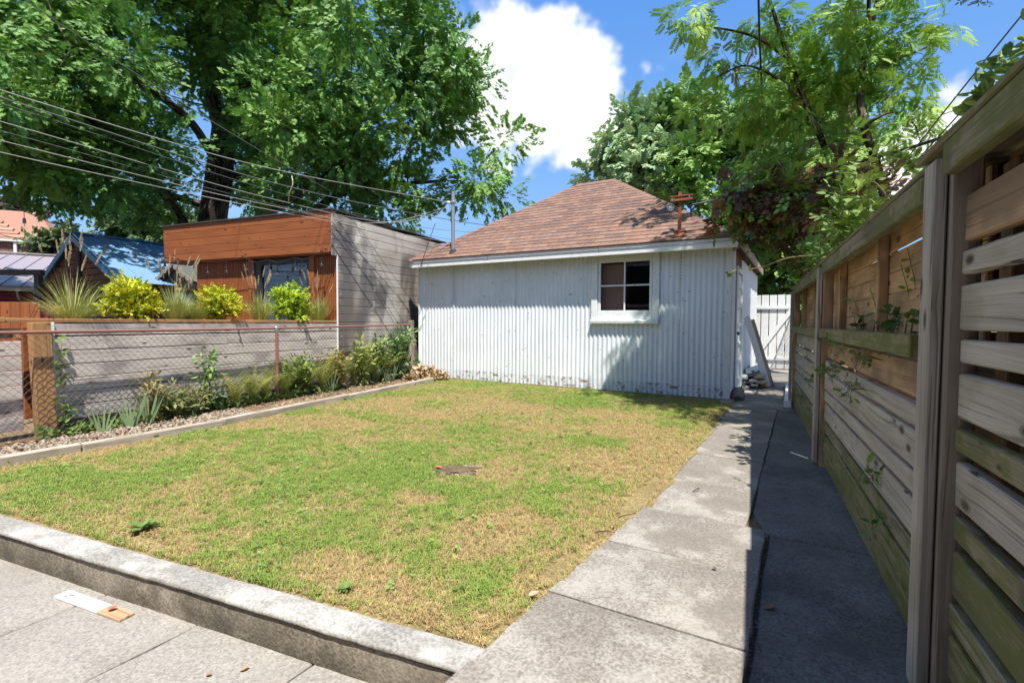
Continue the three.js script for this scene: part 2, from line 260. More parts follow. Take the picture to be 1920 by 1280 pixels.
{
  const zs = [-1.24, -1.97, -2.60, -3.205];
  for (let i = 0; i + 1 < zs.length; i++) part(path, 'path_slab', roughSlab(-0.98, -0.135, zs[i] - 0.007, zs[i + 1] + 0.007, 0.004, 0.09, 40 + i, pathX, (z) => -0.138 + (z < -2.5 ? -0.004 : 0)), M.path);
  const zl = [-3.225, -3.99, -4.85, -5.62, -6.34, -7.15, -7.95];
  for (let i = 0; i + 1 < zl.length; i++) part(path, 'path_slab', roughSlab(-0.84, -0.25, zl[i] - 0.008, zl[i + 1] + 0.008, -0.016 - (i % 2) * 0.003, 0.06, 60 + i, pathX, (z) => -0.249), M.path);
  part(path, 'path_slab', roughSlab(-0.9, -0.1, -7.97, -11, -0.02, 0.06, 71, () => -0.95, (z) => FX(z) - 0.02), M.path);
  part(path, 'path_slab', roughSlab(-0.9, -0.1, -11.01, -15, -0.02, 0.06, 72, () => -0.95, () => -0.12), M.path);
  const st = [-1.24, -3.2, -5.62, -7.955];
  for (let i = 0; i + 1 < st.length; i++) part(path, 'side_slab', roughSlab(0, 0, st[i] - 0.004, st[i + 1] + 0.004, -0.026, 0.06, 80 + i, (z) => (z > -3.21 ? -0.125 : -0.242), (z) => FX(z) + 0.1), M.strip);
}
// patio, one kerb-height below the lawn
const patio = new THREE.Group(); patio.name = 'patio'; patio.userData.kind = 'structure'; scene.add(patio);
{
  const xs = [-9.4, -7.2, -5.3, -3.85, -2.97, -2.32, -1.66, -0.99, -0.2, 0.7];
  for (let i = 0; i + 1 < xs.length; i++) for (const [z0, z1] of [[0.55, null], [2.2, 0.56], [4, 2.21]]) part(patio, 'patio_slab', roughSlab(0, 0, z0, z1 ?? (i < 7 ? -1.6 : -1.27), -0.172, 0.07, 100 + i * 3 + z0 * 7 | 0, () => xs[i] + 0.005, () => xs[i + 1] - 0.005), M.patio);
}
// low concrete kerb wall
{
  const L = 5.72, a = Math.atan(0.146), g = thing('kerb_wall', 'low weathered concrete kerb between the lawn and the lower patio', 'kerb', [-0.93, -0.172, -1.44], a);
  const rough = (sy, sz, seed) => { const b = new THREE.BoxGeometry(L, sy, sz, 120, 3, 3), p = b.attributes.position, uv = b.attributes.uv, pn = new ImprovedNoise(), n = b.attributes.normal;
    for (let i = 0; i < p.count; i++) { const x = p.getX(i), y = p.getY(i), z = p.getZ(i), e = Math.abs(y) > sy / 2 - 0.001 && Math.abs(z) > sz / 2 - 0.001 ? 0.006 : 0; uv.setXY(i, x + seed, (Math.abs(n.getY(i)) > 0.5 ? z : y) + seed * 0.3);
      p.setXYZ(i, x, y + pn.noise(x * 2.3, y * 9 + seed, z * 9) * 0.003 + pn.noise(x * 19, y * 9, z * 19) * 0.002 - Math.sign(y) * e, z + pn.noise(x * 2 + 9, y * 12, seed) * 0.003 + pn.noise(x * 23, y * 30, seed) * 0.003 - Math.sign(z) * e); } b.computeVertexNormals(); return b; };
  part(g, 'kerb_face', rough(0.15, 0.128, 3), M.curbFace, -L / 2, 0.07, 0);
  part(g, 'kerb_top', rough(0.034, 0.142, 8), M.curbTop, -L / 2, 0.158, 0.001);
}
// timber edging of the garden bed
{
  const pts = [[edgeX(-0.4), -0.4], [edgeX(-1.9), -1.9], [edgeX(-3.21), -3.21], [edgeX(-5.3), -5.3], [edgeX(-7.75), -7.75]];
  const lab = ['nearest', 'second', 'third', 'farthest'];
  for (let i = 0; i + 1 < pts.length; i++) {
    const [x0, z0] = pts[i], [x1, z1] = pts[i + 1], d = Math.hypot(x1 - x0, z1 - z0), m = solo('edging_timber', cbox(d - 0.012, 0.09, 0.085, 0.008, i + 1), M.edging, 'grey timber edging along the garden bed, ' + lab[i] + ' length from the kerb', 'edging', 'timbers edging the garden bed');
    m.position.set((x0 + x1) / 2, 0.035 + (i === 1 ? -0.01 : 0), (z0 + z1) / 2); m.rotation.y = Math.atan2(-(z1 - z0), x1 - x0); m.rotation.z = (i - 1.5) * 0.003;
  }
}

// =====================================================================  GARAGE
const garage = thing('garage', 'pale grey-white corrugated metal garage with brown shingled hip roof', 'garage', [-4.1, 0, -8.4]);
const gp = (name, geo, mat, x, y, z, ...r) => part(garage, name, geo, mat, x + 4.1, y, z + 8.4, ...r);
{
  const pitch = 0.084, pn = new ImprovedNoise();
  const sheet = (x0, x1, y0, y1, seed) => {
    const nx = Math.max(2, Math.round((x1 - x0) / pitch * 8)), ny = Math.max(1, Math.round((y1 - y0) / 0.1)), pos = [], uv = [], idx = [];
    for (let j = 0; j <= ny; j++) for (let i = 0; i <= nx; i++) {
      const x = mix(x0, x1, i / nx), y = mix(y0, y1, j / ny), dent = pn.noise(x * 2.2, y * 2.6, seed) * 0.012 + pn.noise(x * 9, y * 9, seed + 5) * 0.004;
      pos.push(x + 4.1, y, 0.0095 * Math.sin(x / pitch * Math.PI * 2 + pn.noise(x * 1.5, y * 1.4, 3) * 0.35) + dent * 0.55); uv.push(x + seed * 0.31, y);
    }
    for (let j = 0; j < ny; j++) for (let i = 0; i < nx; i++) { const a = j * (nx + 1) + i, b = a + nx + 1; idx.push(a, a + 1, b, a + 1, b + 1, b); }
    const g = new THREE.BufferGeometry(); g.setAttribute('position', new THREE.Float32BufferAttribute(pos, 3)); g.setAttribute('uv', new THREE.Float32BufferAttribute(uv, 2)); g.setIndex(idx); g.computeVertexNormals(); return g;
  };
  const sheets = [[-7.22, -6.29, 2.43], [-6.285, -4.80, 2.43], [-4.795, -3.2, 2.43], [-3.2, -2.06, 1.24], [-2.06, -1.70, 2.43], [-1.696, -0.93, 2.43]];
  sheets.forEach(([a, b, h], i) => { const s = part(garage, 'corrugated_sheet', sheet(a, b, 0.2, h, i), M.paint, 0, 0, i % 2 ? 0.003 : 0); part(s, 'sheet_foot', sheet(a, b, 0.015, 0.2, i), M.paintLow); });
  // studs behind keep the rest of the shed closed
  gp('left_wall', cbox(0.1, 2.5, 5.05, 0.003), M.barn, -7.15, 1.25, -10.98);
  gp('rear_wall', cbox(6.1, 2.5, 0.1, 0.003), M.barn, -4.06, 1.25, -13.46);
  gp('side_wall', cbox(0.08, 2.5, 5.05, 0.003), M.barn, -0.99, 1.25, -10.98);
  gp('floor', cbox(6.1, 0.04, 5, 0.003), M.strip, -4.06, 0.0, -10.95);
  gp('sill_plate', cbox(6.2, 0.09, 0.06, 0.003), M.weather, -4.08, 0.0, -8.455);
  // flat corner trims, the perforated strap, nail strips
  gp('corner_trim', cbox(0.02, 2.42, 0.07, 0.003), M.trim, -7.222, 1.22, -8.40);
  gp('corner_trim', cbox(0.09, 2.42, 0.012, 0.003, 1), M.trim, -0.975, 1.22, -8.385);
  gp('corner_trim', cbox(0.012, 2.42, 0.45, 0.003, 2), M.trim, -0.932, 1.22, -8.62);
  const strap = gp('strap', cbox(0.035, 2.36, 0.006, 0.002), M.trim, -6.285, 1.22, -8.378);
  const hole = new THREE.CylinderGeometry(0.006, 0.006, 0.004, 6); hole.rotateX(Math.PI / 2);
  const hs = []; for (let y = -1.15; y < 1.16; y += 0.028) hs.push(moved(hole, 0, y, 0.0035));
  part(strap, 'strap_holes', merge(hs), M.dark).userData.kind = 'stuff';
  const nails = []; for (let k = 0; k < 9; k++) nails.push(moved(hole, -1.70 + 4.1, 2.36 - k * 0.055, 0.016)); part(garage, 'nail_heads', merge(nails), M.dark).userData.kind = 'stuff';
  // window
  const w = new THREE.Group(); w.name = 'window'; w.position.set(-2.632 + 4.1, 1.2, 0.02); garage.add(w);
  const wp = (n, g, m, x, y, z, ...r) => part(w, n, g, m, x + 2.632, y - 1.2, z, ...r);
  wp('casing', cbox(0.115, 1.16, 0.045, 0.006, 1), M.trim, -3.172, 1.80, 0.0); wp('casing', cbox(0.115, 1.16, 0.045, 0.006, 2), M.trim, -2.092, 1.80, 0.0);
  wp('casing', cbox(0.96, 0.085, 0.04, 0.006, 3), M.trim, -2.632, 2.335, 0.0); wp('sill', cbox(1.20, 0.065, 0.10, 0.010, 4), M.trim, -2.632, 1.222, 0.018, 0.12);
  wp('sash_rail', cbox(0.955, 0.155, 0.032, 0.004, 5), M.trim, -2.632, 1.338, -0.012); wp('sash_rail', cbox(0.955, 0.04, 0.032, 0.004, 6), M.trim, -2.632, 2.27, -0.012);
  wp('sash_stile', cbox(0.045, 0.835, 0.032, 0.004, 7), M.trim, -3.085, 1.833, -0.012); wp('sash_stile', cbox(0.045, 0.835, 0.032, 0.004, 8), M.trim, -2.18, 1.833, -0.012);
  wp('muntin', cbox(0.026, 0.835, 0.028, 0.004, 9), M.trim, -2.632, 1.833, -0.012); wp('muntin', cbox(0.427, 0.026, 0.024, 0.004, 1), M.trim, -2.859, 1.848, -0.012); wp('muntin', cbox(0.427, 0.026, 0.024, 0.004, 2), M.trim, -2.405, 1.848, -0.012);
  const pane = cbox(0.43, 0.40, 0.004, 0.0005); for (const x of [-2.859, -2.405]) for (const y of [1.635, 2.058]) wp('pane', pane, M.glass, x, y, -0.016);
  // fascia boards, each piece a little uneven
  for (const [a, b, y] of [[-7.24, -5.25, 2.43], [-5.25, -3.0, 2.426], [-3.0, -0.82, 2.424]]) gp('fascia', cbox(b - a - 0.004, 0.135, 0.03, 0.004, b), M.trim, (a + b) / 2, y, -8.105, 0, 0, (b - 2) * 0.0006);
  gp('side_fascia', cbox(0.03, 0.13, 5.2, 0.004, 3), M.lumber, -0.805, 2.43, -10.74);
  gp('drip_edge', cbox(6.40, 0.03, 0.05, 0.008, 4), M.trim, -4.03, 2.355, -8.115);
  // side door and upright boards of the side wall
  gp('door_frame', cbox(0.05, 2.05, 0.09, 0.004), M.trim, -0.925, 1.04, -8.93); gp('door_frame', cbox(0.05, 2.05, 0.09, 0.004, 1), M.trim, -0.925, 1.04, -9.78); gp('door_frame', cbox(0.05, 0.09, 0.94, 0.004, 1), M.trim, -0.925, 2.11, -9.355);
  const door = gp('door', cbox(0.03, 2.0, 0.755, 0.004, 3), M.trim, -0.938, 1.04, -9.355); for (let k = 0; k < 6; k++) part(door, 'door_ledge', cbox(0.022, 0.05, 0.70, 0.004, k), M.trim, 0.024, -0.82 + k * 0.32, 0); part(door, 'handle', new THREE.SphereGeometry(0.03, 12, 8), M.black, 0.045, 0.0, 0.31);
  for (let k = 0; k < 15; k++) gp('wall_board', cbox(0.022, 2.32, 0.236, 0.004, k), M.trim, -0.938 + (k % 3) * 0.003, 1.19, -9.96 - k * 0.242);
}
// roof
{
  const E = 2.50, HR = 4.37, xl = -7.26, xr = -0.79, zf = -8.075, zb = -13.42, r0 = -4.54, r1 = -3.62, zr = -10.75;
  const deck = [[xl, E, zf], [xr, E, zf], [xr, E, zb], [xl, E, zb], [r0, HR, zr], [r1, HR, zr]].map(([x, y, z]) => [x + 4.1, y - 0.012, z + 8.4]);
  const f = (l) => l.flatMap((i) => deck[i]);
  const pos = [...f([0, 1, 5, 0, 5, 4]), ...f([1, 2, 5]), ...f([2, 3, 4, 2, 4, 5]), ...f([3, 0, 4]), ...f([0, 2, 1, 0, 3, 2]).map((v, i) => (i % 3 === 1 ? v - 0.05 : v))];
  part(garage, 'roof_deck', fromTris(pos), plain(0.12, 0.06, 0.045, { roughness: 1 }));
  const tones = [[0.230, 0.132, 0.096], [0.212, 0.120, 0.087], [0.252, 0.148, 0.109], [0.170, 0.105, 0.085], [0.215, 0.134, 0.104], [0.240, 0.134, 0.095]];
  const mats = tones.map((c) => std(T.shingle, { color: new THREE.Color().setRGB(...c.map((x) => x * 1.55)), roughness: 0.95, bumpScale: 0.003 }));
  const clip = (poly, a, b, c) => { const o = []; for (let i = 0; i < poly.length; i++) { const p = poly[i], q = poly[(i + 1) % poly.length], dp = a * p[0] + b * p[1] + c, dq = a * q[0] + b * q[1] + c; if (dp >= 0) o.push(p); if ((dp >= 0) !== (dq >= 0)) { const t = dp / (dp - dq); o.push([mix(p[0], q[0], t), mix(p[1], q[1], t)]); } } return o; };
  const shingleGeo = (poly, O, U, V, N, v0, ex, q) => {
    const lift = (v) => mix(0.011, 0.002, clamp((v - v0) / ex)), pt = ([u, v], n) => O.clone().addScaledVector(U, u).addScaledVector(V, v).addScaledVector(N, n), pos = [], uv = [], ou = q() * 3, ov = q() * 3;
    const add = (p, a) => { pos.push(p.x, p.y, p.z); uv.push(a[0] + ou, a[1] + ov); };
    for (let k = 1; k + 1 < poly.length; k++) for (const a of [poly[0], poly[k], poly[k + 1]]) add(pt(a, lift(a[1])), a);
    for (let k = 0; k < poly.length; k++) { const a = poly[k], b = poly[(k + 1) % poly.length], A = pt(a, lift(a[1])), B = pt(b, lift(b[1])), A0 = pt(a, -0.006), B0 = pt(b, -0.006); for (const [p, s] of [[A0, a], [B0, b], [B, b], [A0, a], [B, b], [A, a]]) add(p, s); }
    return fromTris(pos, uv);
  };
  const slope = (O, U, width, kl, kr, top, seed, emit) => {
    const q = rng(seed), rise = V3(...top), L = rise.length(), V = rise.clone().normalize(), N = U.clone().cross(V).normalize(); if (N.y < 0) N.negate();
    const n = 23, ex = L / n;
    for (let c = 0; c < n; c++) {
      const v0 = c * ex, sag = (q() - 0.5) * 0.006; let u = -0.3 + (c % 2) * 0.152 + (q() - 0.5) * 0.05;
      while (u < width) { const w = 0.305 + (q() - 0.5) * 0.012; let p = [[u + 0.003, v0 + sag], [u + w - 0.003, v0 + sag + (q() - 0.5) * 0.004], [u + w - 0.003, v0 + ex + 0.002], [u + 0.003, v0 + ex + 0.002]];
        p = clip(p, 1, -kl, 0); p = p.length > 2 ? clip(p, -1, -kr, width) : p; if (p.length > 2) { let ar = 0; for (let i = 0; i < p.length; i++) { const s = p[(i + 1) % p.length]; ar += p[i][0] * s[1] - s[0] * p[i][1]; } if (Math.abs(ar) > 0.002) emit(shingleGeo(p, O, U, V, N, v0, ex, q), mats[q() < 0.34 ? 3 + (q() < 0.5 ? 0 : 1) : (q() * 6) | 0], c); }
        u += w; }
    }
  };
  const g0 = (x, y, z) => V3(x + 4.1, y, z + 8.4), Lf = Math.hypot(zf - zr, HR - E);
  slope(g0(xl, E, zf), V3(1, 0, 0), xr - xl, (r0 - xl) / Lf, (xr - r1) / Lf, [0, HR - E, zr - zf], 5, (g, m) => part(garage, 'shingle', g, m));
  const far = mats.map(() => []), Ls = Math.hypot(xr - r1, HR - E);
  slope(g0(xr, E, zf), V3(0, 0, -1), zf - zb, (zf - zr) / Ls, (zr - zb) / Ls, [r1 - xr, HR - E, 0], 6, (g, m) => far[mats.indexOf(m)].push(g));
  slope(g0(xl, E, zb), V3(0, 0, 1), zf - zb, (zr - zb) / Math.hypot(r0 - xl, HR - E), (zf - zr) / Math.hypot(r0 - xl, HR - E), [r0 - xl, HR - E, 0], 8, (g, m) => far[mats.indexOf(m)].push(g));
  far.forEach((l, i) => { if (l.length) part(garage, 'side_shingles', merge(l), mats[i]).userData.kind = 'stuff'; });
  // hip and ridge caps
  const cap = (() => { const w = 0.11, l = 0.155, t = 0.003, pos = []; for (const s of [-1, 1]) { const a = [[0, t, 0], [s * w, -0.055 + t, 0], [s * w, -0.055 + t * 0.3, l], [0, t * 0.3, l]]; for (const k of [0, 1, 2, 0, 2, 3]) pos.push(...a[k]); const b = [[0, t, 0], [s * w, -0.055 + t, 0], [s * w, -0.058 + t, 0], [0, t - 0.005, 0]]; for (const k of [0, 1, 2, 0, 2, 3]) pos.push(...b[k]); } return fromTris(pos, pos.reduce((o, v, i) => { if (i % 3 === 0) o.push(v); if (i % 3 === 2) o.push(v); return o; }, [])); })();
  const q = rng(44), run = (A, B, fl) => { const n = Math.floor(A.distanceTo(B) / 0.14); for (let i = 0; i < n; i++) { const m = part(garage, 'ridge_cap', cap, mats[(q() * 6) | 0]); m.position.copy(A).lerp(B, (i + 0.1) / n); m.position.y += 0.009; { const zz = B.clone().sub(A).normalize(), xx = V3(0, 1, 0).cross(zz).normalize(); m.quaternion.setFromRotationMatrix(new THREE.Matrix4().makeBasis(xx, zz.clone().cross(xx), zz)); } m.scale.set(1, fl ? 1.02 : 1.5, 1); } };
  run(g0(xl, E, zf), g0(r0, HR, zr), 1); run(g0(xr, E, zf), g0(r1, HR, zr), 1); run(g0(r0, HR + 0.01, zr), g0(r1, HR + 0.01, zr), 0);
}
M.housePane = plain(0.02, 0.025, 0.032, { roughness: 0.04 });
// the brick house behind the viewer, which the garage window mirrors
const brickMat = std(tex(512, 512, (u, v) => { const r = Math.floor(v * 26), uu = u * 9 + (r % 2) * 0.5, c = Math.floor(uu), fx = uu - c, fy = v * 26 - r, m = fx < 0.05 || fy < 0.13 ? 1 : 0, t = HASH[(r * 91 + (c % 9) * 17) & 4095]; const k = c3([142, 92, 74], [92, 60, 52], t); return [...(m ? [158, 148, 136] : k), m ? 0.2 : 0.8]; }, 2, 2), { bumpScale: 0.008 });
{
  const h = thing('brick_house', 'brick house standing behind the viewer across the patio', 'house', [-3.2, -0.172, 4.0]);
  part(h, 'wall', cbox(11.6, 5.6, 0.25, 0.01), brickMat, 0, 2.8, 0); part(h, 'side_wall', cbox(0.25, 5.6, 7, 0.01), brickMat, -5.7, 2.8, 3.65); part(h, 'side_wall', cbox(0.25, 5.6, 7, 0.01), brickMat, 5.7, 2.8, 3.65); part(h, 'roof', cbox(12.2, 0.3, 8, 0.02), M.dark, 0, 5.76, 3.5);
  for (const [x, y, w, t] of [[-4.6, 4.6, 1.1, 1.3], [0.4, 4.2, 1.1, 1.5], [3.6, 4.2, 1.1, 1.5], [-2.15, 2.95, 1.9, 1.7]]) { const wi = part(h, 'window', cbox(w, t, 0.06, 0.01), M.housePane, x, y, -0.14); part(wi, 'frame', cbox(w + 0.14, 0.08, 0.09, 0.006), M.trim, 0, -t / 2, -0.02); part(wi, 'frame', cbox(w + 0.14, 0.08, 0.09, 0.006), M.trim, 0, t / 2, -0.02); }  // last window is invented, set where the right garage panes mirror it dark
  const d = part(h, 'door', cbox(1.0, 2.1, 0.08, 0.01), M.barn, 1.6, 1.07, -0.14); part(d, 'handle', new THREE.SphereGeometry(0.03, 10, 8), M.galv, 0.4, -0.05, -0.07);
}
{ const b = solo('reflection_board', cbox(0.44, 2.2, 0.02, 0.003), plain(0.19, 0.115, 0.09), 'added brown board inside the garage imitating a brick reflection in the left window panes', 'board'); b.position.set(-2.88, 1.13, -8.53); }  // board added behind the glass to tint the left panes like mirrored brick
// galvanised mast and rusty clothes-line post on the roof
{
  const m = thing('service_mast', 'galvanised metal mast standing on the left end of the garage roof', 'mast', [-6.22, 2.66, -8.27]);
  const c = new THREE.CylinderGeometry(0.038, 0.038, 1.26, 16); part(m, 'pipe', c, M.galv, 0, 0.56, 0);
  part(m, 'pipe_cap', new THREE.CylinderGeometry(0.041, 0.041, 0.03, 16), M.galv, 0, 1.19, 0); part(m, 'flashing', new THREE.CylinderGeometry(0.045, 0.10, 0.08, 16), M.dark, 0, 0.0, 0, 0.3);
  part(m, 'wire_clamp', cbox(0.1, 0.05, 0.1, 0.01), M.galv, 0, 0.99, 0); const ins = new THREE.CylinderGeometry(0.025, 0.035, 0.09, 10); part(m, 'insulator', ins, M.trim, -0.09, 0.99, 0.02, 0, 0, 1.3);
  const p = thing('clothesline_post', 'rusty iron post with crossarm and pulley on the right end of the garage roof', 'post', [-1.70, 2.63, -8.22]);
  part(p, 'post', cbox(0.05, 0.74, 0.05, 0.006), M.rust, 0, 0.28, 0); part(p, 'foot', cbox(0.16, 0.03, 0.14, 0.006), M.rust, 0, -0.03, 0.02, 0.55);
  part(p, 'crossarm', cbox(0.34, 0.04, 0.03, 0.005), M.rust, 0.03, 0.52, 0.04, 0, 0.25, 0.06); part(p, 'crossarm', cbox(0.34, 0.02, 0.03, 0.005, 1), M.rust, 0.03, 0.58, 0.04, 0, 0.25, 0.06);
  const wh = part(p, 'pulley', new THREE.TorusGeometry(0.055, 0.011, 8, 22), M.wire, -0.13, 0.41, 0.08, 0, 0.5, 0); for (let k = 0; k < 3; k++) part(wh, 'spoke', cbox(0.10, 0.012, 0.008, 0.002), M.galv, 0, 0, 0, 0, 0, k * 1.047); part(p, 'hanger', cbox(0.015, 0.12, 0.015, 0.003), M.rust, -0.125, 0.49, 0.07);
  part(p, 'pulley', new THREE.TorusGeometry(0.04, 0.014, 8, 18), M.black, 0.16, 0.42, 0.05, 0, 0.9, 0); part(p, 'cable_end', cbox(0.02, 0.18, 0.02, 0.004), M.black, 0.18, 0.32, 0.05, 0, 0, 0.1);
  const bar = thing('awning_bar', 'dark metal bar reaching right from the clothes-line post', 'bar', [-1.50, 3.05, -8.17]); part(bar, 'bar', limb([[0, 0, 0, 0.016], [0.32, 0.045, -0.05, 0.018], [0.75, 0.11, -0.12, 0.018]], 8, 3), plain(0.07, 0.09, 0.12, { roughness: 0.5 }));
}

// =====================================================================  SLATTED FENCE (right)
{
  const phi = Math.atan2(1, -0.075), fence = thing('slatted_fence', 'tall mossy grey slatted wooden fence with planter shelf beside the path', 'fence', [0.57, 0, 0], phi);
  const fp = (n, l, h, t, m, s, y, z, v = 0, ...r) => part(fence, n, cbox(l, h, t, 0.005, v), m, s, y, z, ...r);
  const rnd = rng(31); let vv = 0; const j = (a) => (rnd() - 0.5) * a;
  // near bay
  const near = [[1.588, 0.138], [1.423, 0.07], [1.318, 0.135], [1.155, 0.07], [1.052, 0.135], [0.886, 0.07], [0.782, 0.137], [0.614, 0.072], [0.506, 0.137], [0.345, 0.07], [0.246, 0.137], [0.085, 0.07]];
  near.forEach(([t, h], i) => fp('slat', 3.53, h, 0.036, i === 0 ? M.fenceBrown : i < 5 ? M.fenceGrey : i === 5 || i === 7 || i === 8 || i === 9 ? M.fenceMoss : i < 7 ? M.fenceGrey : M.fenceMossy, 0.224, t - h / 2, 0.018 + j(0.006), ++vv, j(0.02), 0, j(0.003)));
  for (let i = 0; i < 12; i++) fp('back_board', 4.0, 0.139, 0.02, M.fenceBrown, 0.43, 0.12 + i * 0.141, 0.16, ++vv);
  // far bays: slats below the shelf, close boards set back above it
  const low = [[1.06, 0.145], [0.893, 0.084], [0.789, 0.140], [0.632, 0.084], [0.524, 0.140], [0.364, 0.084], [0.264, 0.140], [0.108, 0.10]];
  const bays = [[2.15, 5.02], [5.18, 8.28]];
  bays.forEach(([a, b], k) => {
    low.forEach(([t, h], i) => fp('slat', b - a, h, 0.036, i === 0 ? (k ? M.fenceGrey : M.fenceBrown) : i < 5 ? M.fenceGrey : i === 5 ? M.fenceMoss : M.fenceMossy, (a + b) / 2, t - h / 2, 0.02 + (i === 0 ? 0.01 : 0) + j(0.008), ++vv, j(0.03), 0, j(0.004)));
    fp('shelf_front', b - a - (k ? 0 : 0.14), 0.085, 0.04, M.fenceMossy, (a + b) / 2 + (k ? 0 : 0.07), 1.122, -0.035, ++vv); fp('shelf', b - a, 0.025, 0.12, M.fenceMoss, (a + b) / 2, 1.128, 0.045, ++vv);
    const n = 5, h0 = 1.142, h1 = 1.70, q = (h1 - h0) / n, studs = [a + 0.06, (a + b) / 2 - (k ? 0.1 : 0.15), b - 0.24]; for (let i = 0; i < n; i++) fp('back_board', b - a, q - (i === 3 && !k ? 0.008 : 0.001), 0.02, M.fencePanel, (a + b) / 2, h0 + q * (i + 0.5) + (i === 4 && !k ? 0.006 : 0), 0.115, ++vv, 0, 0, (i === 4 && !k ? -0.006 : j(0.002)));
    for (const s of studs.slice(1)) fp('stud', 0.04, 0.55, 0.05, M.fencePanel, s, 1.42, 0.079, ++vv); fp('stud', 0.16, 0.55, 0.04, M.fenceBrown, b - 0.08, 1.42, 0.083, ++vv);
    for (let i = 0; i < 7; i++) fp('back_board', b - a, 0.13, 0.018, M.fenceBrown, (a + b) / 2, 0.12 + i * 0.145, 0.235, ++vv);
    fp('cap_beam', b - a - (k ? 0 : 0.1), 0.095, 0.04, M.fenceMoss, (a + b) / 2 + (k ? 0 : 0.03), 1.668, -0.03, ++vv); { const s0 = k ? 5.102 : 2.16, s1 = k ? 8.4 : 5.098; fp('top_board', s1 - s0, 0.022, 0.24, M.fenceMoss, (s0 + s1) / 2, 1.728, 0.066, ++vv); }
  });
  fp('cap_beam', 3.5, 0.098, 0.042, M.fenceMoss, 0.22 + 0.01, 1.70, -0.040, ++vv); fp('top_board', 3.78, 0.024, 0.30, M.fenceMoss, 0.22 + 0.135, 1.763, 0.085, ++vv);
  for (const [s, h] of [[2.045, 1.745], [5.06, 1.71], [8.34, 1.70]]) {
    fp('post', 0.085, h + 0.2, 0.075, s < 3 ? M.fencePost : M.fenceBrown, s - 0.010, (h - 0.2) / 2 - 0.005, 0.008, ++vv); fp('post_trim', 0.1, h - 0.03, 0.036, M.fenceGrey, s + 0.025, (h - 0.03) / 2, -0.052, ++vv); fp('post', 0.09, h + 0.1, 0.09, M.fenceBrown, s, h / 2 - 0.1, 0.16, ++vv);
  }
  for (const s of [-1.4]) fp('post', 0.09, 1.9, 0.09, M.fenceBrown, s, 0.85, 0.06, ++vv);
}
// =====================================================================  GATE at the end of the passage
{
  const g = thing('garden_gate', 'white picket gate with diagonal brace at the end of the passage', 'gate', [-0.585, 0, -13.9]);
  for (let k = 0; k < 5; k++) part(g, 'picket', cbox(0.162, 1.82, 0.022, 0.004, k), M.trim, -0.36 + k * 0.18, 1.0 + (k % 2) * 0.004, 0, 0, 0, (k - 2) * 0.001);
  part(g, 'rail', cbox(0.90, 0.075, 0.035, 0.005, 1), M.trim, 0, 1.6, 0.03); part(g, 'rail', cbox(0.90, 0.075, 0.035, 0.005, 2), M.trim, 0, 0.34, 0.03);
  part(g, 'brace', cbox(1.22, 0.10, 0.034, 0.005, 3), M.trim, 0.06, 1.03, 0.032, 0, 0, 0.99); part(g, 'hinge', cbox(0.1, 0.03, 0.01, 0.003), M.black, -0.42, 0.55, 0.03);
  const p = thing('gate_post', 'grey timber post at the right of the white gate', 'post', [-0.09, 0, -13.85]); part(p, 'post', cbox(0.1, 2.0, 0.1, 0.006), M.weather, 0, 1.0, 0);
  const w = thing('wire_screen', 'grey wire mesh screen between the slatted fence and the white gate', 'fence', [-0.075, 0, -8.5]);
  const bars = []; for (let k = -14; k < 42; k++) for (const s of [-1, 1]) { const a = k * 0.13, z0 = s > 0 ? a : a + 1.7, cl = [Math.max(0, s > 0 ? a : a), Math.min(5.3, a + 1.7)]; if (cl[1] <= cl[0]) continue; const y0 = s > 0 ? cl[0] - a : 1.7 - (cl[0] - a), y1 = s > 0 ? cl[1] - a : 1.7 - (cl[1] - a); bars.push(limb([[s * 0.002, y0 + 0.05, -cl[0], 0.004], [s * 0.002, y1 + 0.05, -cl[1], 0.004]], 4, 1)); }
  part(w, 'wire_mesh', merge(bars), M.galv).userData.kind = 'stuff'; part(w, 'top_rail', limb([[0, 1.76, 0, 0.018], [0, 1.76, -5.3, 0.018]], 8, 1), M.galv);
}
